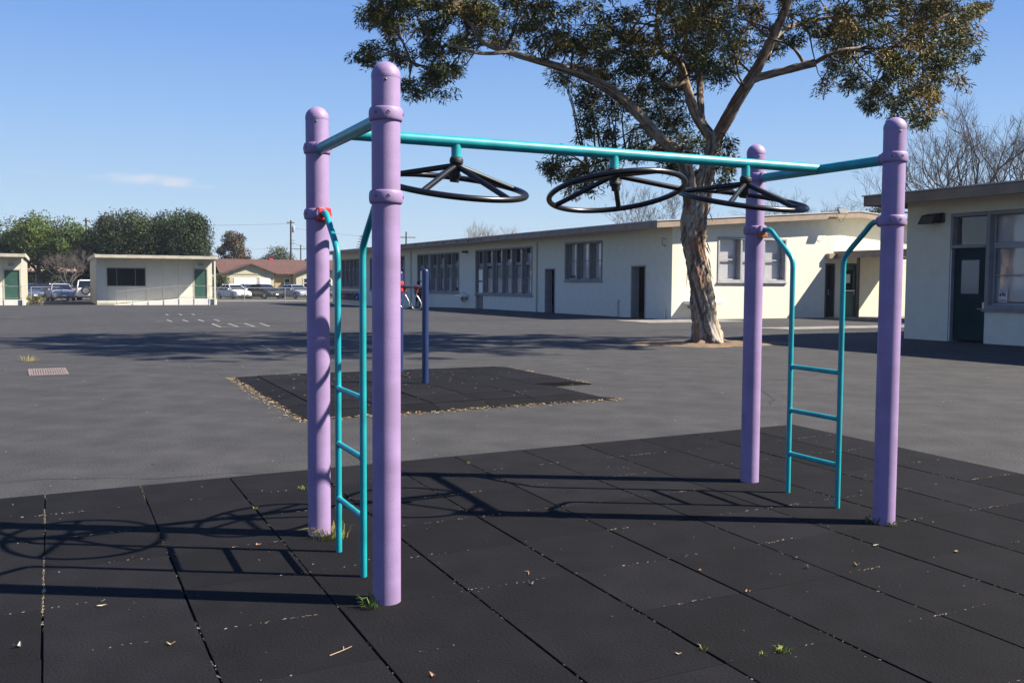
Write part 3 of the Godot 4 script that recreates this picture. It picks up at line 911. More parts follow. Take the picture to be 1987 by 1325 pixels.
	# flaked paint on the roof edge: bare dark wood in ragged spots
	for i in 26:
		var s := rng.randf_range(12.5, 27.5)
		var w := rng.randf_range(0.10, 0.42)
		var y := fy - rng.randf_range(0.08, 0.15)
		var fm := MB.new()
		var ring := []
		for k in 9:
			var a := TAU * k / 9.0
			ring.append(Vector3(-1.0035, y + sin(a) * rng.randf_range(0.025, 0.075), -s + cos(a) * w * rng.randf_range(0.3, 0.6)))
		for k in 9: fm.tri(Vector3(-1.0035, y, -s), ring[k], ring[(k + 1) % 9], Vector3(-1, 0, 0))
		part(roof, "flaked_patch", fm, M.brown)
	# flood lamp on the gable edge
	var lx := 7.95
	var ly: float = ytop.call(lx)
	r = MB.new()
	r.tube([Vector3(lx + 0.2, ly, z0 - 0.3), Vector3(lx + 0.2, ly + 0.22, z0 - 0.2), Vector3(lx, ly + 0.18, z0 + 0.1)], [0.02], 8)
	r.cbox(Transform3D(Basis(Vector3.RIGHT, -0.45), Vector3(lx, ly + 0.03, z0 + 0.28)), Vector3(-0.24, -0.11, -0.09), Vector3(0.24, 0.11, 0.0), 0.02)
	var lamp := part(b, "flood_lamp", r, M.dull_steel)
	r = MB.new()
	r.box(Transform3D(Basis(Vector3.RIGHT, -0.45), Vector3(lx, ly + 0.03, z0 + 0.28)), Vector3(-0.21, -0.09, 0.001), Vector3(0.21, 0.09, 0.006))
	part(lamp, "lamp_glass", r, M.lens)
	var wire := MB.new()
	var wp := []
	for i in 13:
		var t := i / 12.0
		wp.append(Vector3(lx + 0.1 - 0.5 * t + 0.25, ly - 0.08 - 0.35 * sin(PI * t) * (1.0 - 0.2 * t), z0 + 0.06))
	wire.tube(wp, [0.008], 6)
	part(lamp, "cable", wire, M.black_matt)
	# wash basins on the walls
	for q in [[FL, 18.56, "white wall basin with taps under the classroom windows, on its long shaded wall"], [FE, 1.3, "white trough basin fixed to the sunlit end wall behind the tree"]]:
		var F: Transform3D = b.transform * (q[0] as Transform3D)
		var sk := thing("wash_basin", q[2], "basin", F * Vector3(q[1], 0.86, 0))
		var K := Transform3D(F.basis, Vector3.ZERO)
		var w := 0.42 if q[0] == FL else 0.78
		var m := MB.new()
		m.cbox(K, Vector3(-w, -0.06, -0.42), Vector3(w, 0.0, -0.02), 0.02)
		m.cbox(K, Vector3(-w, 0.0, -0.42), Vector3(-w + 0.05, 0.07, -0.02), 0.015)
		m.cbox(K, Vector3(w - 0.05, 0.0, -0.42), Vector3(w, 0.07, -0.02), 0.015)
		m.cbox(K, Vector3(-w + 0.05, 0.0, -0.42), Vector3(w - 0.05, 0.07, -0.37), 0.015)
		m.cbox(K, Vector3(-w + 0.05, 0.0, -0.07), Vector3(w - 0.05, 0.10, -0.02), 0.015)
		part(sk, "bowl", m, M.porcelain)
		m = MB.new()
		m.tube([K * Vector3(0, -0.06, -0.2), K * Vector3(0, -0.2, -0.2), K * Vector3(0.03, -0.28, -0.14), K * Vector3(0, -0.3, 0.0)], [0.03], 10)
		m.box(K, Vector3(-w * 0.7, -0.22, -0.16), Vector3(-w * 0.7 + 0.04, -0.05, 0.0))
		m.box(K, Vector3(w * 0.7 - 0.04, -0.22, -0.16), Vector3(w * 0.7, -0.05, 0.0))
		part(sk, "drain_pipe", m, M.dull_steel)
		for s in [-0.5, 0.0, 0.5]:
			m = MB.new()
			m.tube([K * Vector3(s * w, 0.08, -0.05), K * Vector3(s * w, 0.2, -0.06), K * Vector3(s * w, 0.21, -0.14)], [0.013], 8)
			part(sk, "tap", m, M.steel)
	# covered walk that leaves the end wall beside the doors
	var c := thing("covered_walk", "flat tan walkway roof on brown posts beside the green door", "canopy", b.position, BUILDING_TURN)
	var m := MB.new()
	m.box(T(), Vector3(8.18, 2.74, 0.02), Vector3(11.6, 2.92, 13.0))
	part(c, "roof_slab", m, M.cream)
	m = MB.new()
	m.cbox(T(), Vector3(8.13, 2.66, 0.02), Vector3(8.178, 2.94, 13.0), 0.004)
	m.cbox(T(), Vector3(11.602, 2.66, 0.02), Vector3(11.65, 2.94, 13.0), 0.004)
	part(c, "fascia_board", m, M.fascia)
	m = MB.new()
	m.box(T(), Vector3(7.72, 2.64, 0.0), Vector3(8.128, 2.84, 0.22))
	part(c, "wall_ledger", m, M.fascia)
	for z in [1.2, 5.2, 9.2, 12.6]:
		for x in [8.3, 11.45]:
			m = MB.new()
			m.cbox(T(), Vector3(x - 0.05, gy(b.position.x + x, b.position.z + z) - 0.1, z - 0.05), Vector3(x + 0.05, 2.738, z + 0.05), 0.006)
			part(c, "canopy_post", m, M.brown)

func make_right_building() -> void:
	var b := thing("classroom_building", "shaded cream classroom with a dark green door and a wall lamp", "building", Vector3(17.78, 0, -16.10), BUILDING_TURN)
	var FL := Transform3D(Basis(Vector3(0, 0, -1), Vector3.UP, Vector3.RIGHT), Vector3.ZERO)
	var flat := func(_s: float) -> float: return 3.46
	var dr := [-1.96, -1.08, 0.1, 3.12]
	var wn := [-9.6, -1.96, 1.06, 3.12]
	wall(b, FL, -16.0, 0.1, flat, [dr, wn], 0.3, M.cream, M.cream_low, 1.79, -0.3)
	window(b, FL, wn[0], wn[1], wn[2], wn[3], [-8.46, -7.16, -5.86, -4.56, -3.26], [[2.40, 0.13], [1.77, 0.03]], [[2, 0.0, 0.96]], M.frame, 0.16)
	# door with a light over it
	var m := MB.new()
	m.cbox(FL, Vector3(-1.14, 0.2, -0.03), Vector3(-1.08, 3.12, 0.2), 0.005)
	m.cbox(FL, Vector3(-1.95, 3.04, -0.03), Vector3(-1.14, 3.12, 0.2), 0.005)
	m.cbox(FL, Vector3(-1.95, 2.36, -0.03), Vector3(-1.14, 2.43, 0.2), 0.005)
	part(b, "door_frame", m, M.frame)
	m = MB.new()
	m.box(FL, Vector3(-1.95, 2.43, 0.12), Vector3(-1.14, 3.04, 0.126))
	part(b, "fanlight", m, M.glass)
	m = MB.new()
	m.cbox(FL, Vector3(-1.95, 0.38, 0.06), Vector3(-1.145, 2.355, 0.105), 0.004)
	var d := part(b, "door", m, M.door_dark)
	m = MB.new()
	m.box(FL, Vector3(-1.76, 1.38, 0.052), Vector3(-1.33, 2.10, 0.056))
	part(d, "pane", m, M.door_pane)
	m = MB.new()
	m.cbox(FL, Vector3(-1.91, 1.0, 0.045), Vector3(-1.86, 1.20, 0.058), 0.003)
	m.tube([FL * Vector3(-1.885, 1.06, 0.05), FL * Vector3(-1.885, 1.06, 0.0), FL * Vector3(-1.78, 1.06, -0.005)], [0.011], 8)
	part(d, "door_handle", m, M.steel)
	m = MB.new()
	m.box(FL, Vector3(-1.135, 0.36, -0.035), Vector3(-1.115, 2.33, -0.031))
	part(b, "door_trim", m, M.paper)
	m = MB.new()
	m.box(FL, Vector3(-2.37, 1.21, 0.148), Vector3(-2.17, 1.48, 0.152))
	var pp := part(b, "notice", m, M.paper)
	m = MB.new()
	for y in [1.455, 1.43, 1.25, 1.235]: m.box(FL, Vector3(-2.35, y, 0.146), Vector3(-2.19, y + 0.01, 0.1475))
	for q in [[-2.33, 1.33, 0.03], [-2.29, 1.34, 0.045], [-2.23, 1.33, 0.04]]: m.box(FL, Vector3(q[0], q[1], 0.146), Vector3(q[0] + q[2], q[1] + 0.07, 0.1475))
	part(pp, "print", m, M.ink)
	# wall lamp: a wedge shaped cage with a slanted lens
	m = MB.new()
	m.cbox(FL, Vector3(-0.92, 2.93, -0.09), Vector3(-0.72, 3.15, 0.0), 0.02)
	m.hexa(FL * Vector3(-0.86, 2.90, -0.34), FL * Vector3(-0.46, 2.90, -0.34), FL * Vector3(-0.46, 2.96, -0.05), FL * Vector3(-0.86, 2.96, -0.05),
		FL * Vector3(-0.86, 3.10, -0.26), FL * Vector3(-0.50, 3.10, -0.26), FL * Vector3(-0.50, 3.15, -0.05), FL * Vector3(-0.86, 3.15, -0.05))
	var lamp := part(b, "wall_lamp", m, M.black_matt)
	m = MB.new()
	m.quad(FL * Vector3(-0.83, 2.915, -0.340), FL * Vector3(-0.49, 2.915, -0.340), FL * Vector3(-0.52, 3.075, -0.278), FL * Vector3(-0.83, 3.075, -0.278), FL.basis * Vector3(0, 0, -1))
	part(lamp, "lamp_glass", m, M.lens)
	# other walls and roof
	m = MB.new()
	for q in [[Vector3(0.3, -0.3, -0.1), Vector3(8.5, 3.46, 0.2)], [Vector3(8.2, -0.3, 0.2), Vector3(8.5, 3.46, 15.7)], [Vector3(0.3, -0.3, 15.7), Vector3(8.5, 3.46, 16.0)]]:
		m = MB.new()
		m.box(T(), q[0], q[1])
		part(b, "wall", m, M.cream)
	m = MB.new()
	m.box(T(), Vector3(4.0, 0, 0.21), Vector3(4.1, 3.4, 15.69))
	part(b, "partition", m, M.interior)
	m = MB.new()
	m.box(T(), Vector3(-0.75, 3.46, -0.62), Vector3(9.3, 3.58, 16.5))
	var roof := part(b, "roof", m, M.roof)
	m = MB.new()
	m.box(T(), Vector3(-0.75, 3.435, -0.62), Vector3(0.0, 3.458, 16.5))
	part(roof, "soffit", m, M.cream)
	var z := -0.67
	while z < 16.4:
		m = MB.new()
		m.cbox(T(), Vector3(-0.80, 3.36, z + 0.003), Vector3(-0.752, 3.575, z + 4.3 - 0.003), 0.004)
		part(roof, "fascia_board", m, M.fascia)
		z += 4.3
	m = MB.new()
	m.cbox(T(), Vector3(-0.751, 3.36, -0.67), Vector3(9.3, 3.575, -0.622), 0.004)
	part(roof, "fascia_board", m, M.fascia)
	m = MB.new()
	m.box(T(), Vector3(-0.83, 3.582, -0.70), Vector3(9.33, 3.61, 16.5))
	part(roof, "drip_edge", m, M.drip)

func make_portables() -> void:
	for k in 2:
		var b := thing("portable_classroom", ["flat roofed cream portable classroom with a long dark window and green door", "cream portable classroom with a green door and a sunlit end wall"][k], "building", Vector3(2.9, -0.08, -73.0) if k == 0 else Vector3(-1.62, -0.10, -74.0))
		var w := 7.75
		var x0 := 0.0 if k == 0 else -w
		var F := Transform3D(Basis(Vector3.RIGHT, Vector3.UP, Vector3(0, 0, -1)), Vector3(x0, 0, 0))
		var flat := func(_s: float) -> float: return 3.3
		var dr := [6.46, 7.42, 0.42, 2.58] if k == 0 else [w - 1.24, w - 0.22, 0.36, 2.42]
		var holes := [dr, [0.66, 3.2, 1.30, 2.58]] if k == 0 else [dr]
		# grooved panels, each its own sheet
		var e := [0.0, 0.66, 1.9, 3.2, 4.3, 5.4, dr[0], dr[1], w] if k == 0 else [0.0, 1.3, 2.6, 3.9, 5.2, dr[0], dr[1], w]
		for i in e.size() - 1:
			wall(b, F, e[i] + 0.006, e[i + 1] - 0.006, flat, holes, 0.1, M.siding, M.siding, 99.0, 0.12, true)
		var m := MB.new()
		for q in [[Vector3(0, -0.2, 0.02), Vector3(w, 0.119, 0.10)], [Vector3(0.02, 0.12, 0.102), Vector3(w - 0.02, 3.25, 0.13)], [Vector3(0.0, -0.2, 0.131), Vector3(0.1, 3.3, 12.0)], [Vector3(w - 0.1, -0.2, 0.131), Vector3(w, 3.3, 12.0)], [Vector3(0.1, -0.2, 11.9), Vector3(w - 0.1, 3.3, 12.0)]]:
			m = MB.new()
			m.box(F, q[0], q[1])
			part(b, "wall", m, M.fascia_cream)
		if k == 0:
			m = MB.new()
			for q in [[0.66, 1.30], [1.30, 2.52], [2.52, 3.2]]:
				m.box(F, Vector3(q[0] + 0.02, 1.33, 0.05), Vector3(q[1] - 0.02, 2.55, 0.06))
			var wn := part(b, "window", m, M.dark_pane)
			m = MB.new()
			for q in [0.66, 1.28, 2.50, 3.15]: m.box(F, Vector3(q, 1.30, -0.02), Vector3(q + 0.05, 2.58, 0.09))
			for y in [1.30, 2.53]: m.box(F, Vector3(0.71, y, -0.018), Vector3(3.15, y + 0.05, 0.09))
			part(wn, "frame", m, M.door_grey)
		m = MB.new()
		m.cbox(F, Vector3(dr[0] + 0.05, dr[2], 0.04), Vector3(dr[1] - 0.05, dr[3] - 0.05, 0.09), 0.005)
		var d := part(b, "door", m, M.door_green)
		m = MB.new()
		m.lathe(aim(F * Vector3(dr[0] + 0.14, dr[2] + 1.0, 0.04), F.basis * Vector3(0, 0, -1)), [Vector2(0.02, 0), Vector2(0.035, 0.05), Vector2(0, 0.07)], 10)
		part(d, "knob", m, M.steel)
		m = MB.new()
		for q in [[dr[0] - 0.05, dr[0] + 0.05], [dr[1] - 0.05, dr[1] + 0.05]]: m.box(F, Vector3(q[0], dr[2], -0.02), Vector3(q[1], dr[3] + 0.05, 0.1))
		m.box(F, Vector3(dr[0] + 0.05, dr[3] - 0.05, -0.02), Vector3(dr[1] - 0.05, dr[3] + 0.05, 0.1))
		part(b, "door_frame", m, M.fascia_cream)
		m = MB.new()
		m.cbox(F, Vector3(dr[0] + 0.3, dr[3] + 0.2, -0.15), Vector3(dr[0] + 0.65, dr[3] + 0.4, 0.0), 0.02)
		part(b, "door_lamp", m, M.dull_steel)
		# roof that shades the front
		m = MB.new()
		m.hexa(F * Vector3(-0.12, 3.30, -1.58), F * Vector3(w + 0.12, 3.30, -1.58), F * Vector3(w + 0.12, 3.32, 12.2), F * Vector3(-0.12, 3.32, 12.2), F * Vector3(-0.12, 3.46, -1.58), F * Vector3(w + 0.12, 3.46, -1.58), F * Vector3(w + 0.12, 3.55, 12.2), F * Vector3(-0.12, 3.55, 12.2))
		var rf := part(b, "roof", m, M.roof)
		m = MB.new()
		m.box(F, Vector3(-0.15, 3.24, -1.63), Vector3(w + 0.15, 3.44, -1.582))
		part(rf, "fascia_board", m, M.fascia_cream)
		m = MB.new()
		m.box(F, Vector3(w + 0.122, 3.24, -1.58), Vector3(w + 0.16, 3.5, 12.2))
		m.box(F, Vector3(-0.16, 3.24, -1.58), Vector3(-0.122, 3.5, 12.2))
		part(rf, "fascia_board", m, M.fascia_cream)
		m = MB.new()
		m.box(F, Vector3(w - 0.10, -0.1, -1.56), Vector3(w + 0.02, 3.3, -1.44))
		part(b, "eave_post", m, M.siding)  # stands in for the narrow sunlit strip at the wall end
		# ramp, landing and rails
		var rp := thing("ramp_railing", ["pale concrete ramp and landing with a long grey pipe railing", "pale landing with grey pipe railing before the portable with the sunlit end"][k], "ramp", Vector3(b.position.x + x0, b.position.y, b.position.z))
		m = MB.new()
		var l0 := 5.25 if k == 0 else 3.4
		var ly := 0.42 if k == 0 else 0.36
		m.box(T(), Vector3(l0, -0.1, 0.12), Vector3(w + 0.1, ly, 1.40))
		part(rp, "landing", m, M.skirt)
		if k == 0:
			m = MB.new()
			m.hexa(Vector3(1.1, -0.1, 0.12), Vector3(l0 - 0.004, -0.1, 0.12), Vector3(l0 - 0.004, -0.1, 1.4), Vector3(1.1, -0.1, 1.4), Vector3(1.1, 0.0, 0.12), Vector3(l0 - 0.004, ly, 0.12), Vector3(l0 - 0.004, ly, 1.4), Vector3(1.1, 0.0, 1.4))
			part(rp, "ramp", m, M.skirt)
		var px := 1.2 if k == 0 else 3.5
		while px < w + 0.1:
			var fl := ly if px > l0 else lerpf(0.0, ly, (px - 1.1) / (l0 - 1.1))
			m = MB.new()
			m.tube([Vector3(px, fl - 0.35, 1.43), Vector3(px, fl + 0.92, 1.43)], [0.015], 8)
			part(rp, "rail_post", m, M.frame)
			px += 1.02
		for h in [0.92, 0.12]:
			m = MB.new()
			var pts := [Vector3(w + 0.08, ly + h, 1.43), Vector3(l0, ly + h, 1.43)]
			if k == 0: pts.append(Vector3(1.15, h, 1.43))
			m.tube(pts, [0.016], 8)
			part(rp, "hand_rail", m, M.frame)

# ---------------------------------------------------------------- plants
func leaf(vv: PackedVector3Array, nn: PackedVector3Array, cc: PackedColorArray, ii: PackedInt32Array, p: Vector3, d: Vector3, side: Vector3, l: float, w: float, col: Color) -> void:
	var k := vv.size()
	var up := d.cross(side).normalized()
	var mid := p + d * l * 0.45
	vv.append(p); vv.append(mid + side * w + up * w * 0.4); vv.append(p + d * l - up * l * 0.05); vv.append(mid - side * w + up * w * 0.4)
	for j in 4:
		nn.append(up); cc.append(col)
	ii.append(k); ii.append(k + 1); ii.append(k + 2); ii.append(k); ii.append(k + 2); ii.append(k + 3)

func arrays_mesh(vv: PackedVector3Array, nn: PackedVector3Array, cc: PackedColorArray, ii: PackedInt32Array) -> ArrayMesh:
	var arr := []
	arr.resize(Mesh.ARRAY_MAX)
	arr[Mesh.ARRAY_VERTEX] = vv
	arr[Mesh.ARRAY_NORMAL] = nn
	arr[Mesh.ARRAY_COLOR] = cc
	arr[Mesh.ARRAY_INDEX] = ii
	var m := ArrayMesh.new()
	m.add_surface_from_arrays(Mesh.PRIMITIVE_TRIANGLES, arr)
	return m

func in_ball() -> Vector3:
	while true:
		var p := Vector3(rng.randf_range(-1, 1), rng.randf_range(-1, 1), rng.randf_range(-1, 1))
		if p.length_squared() <= 1.0: return p
	return Vector3.ZERO

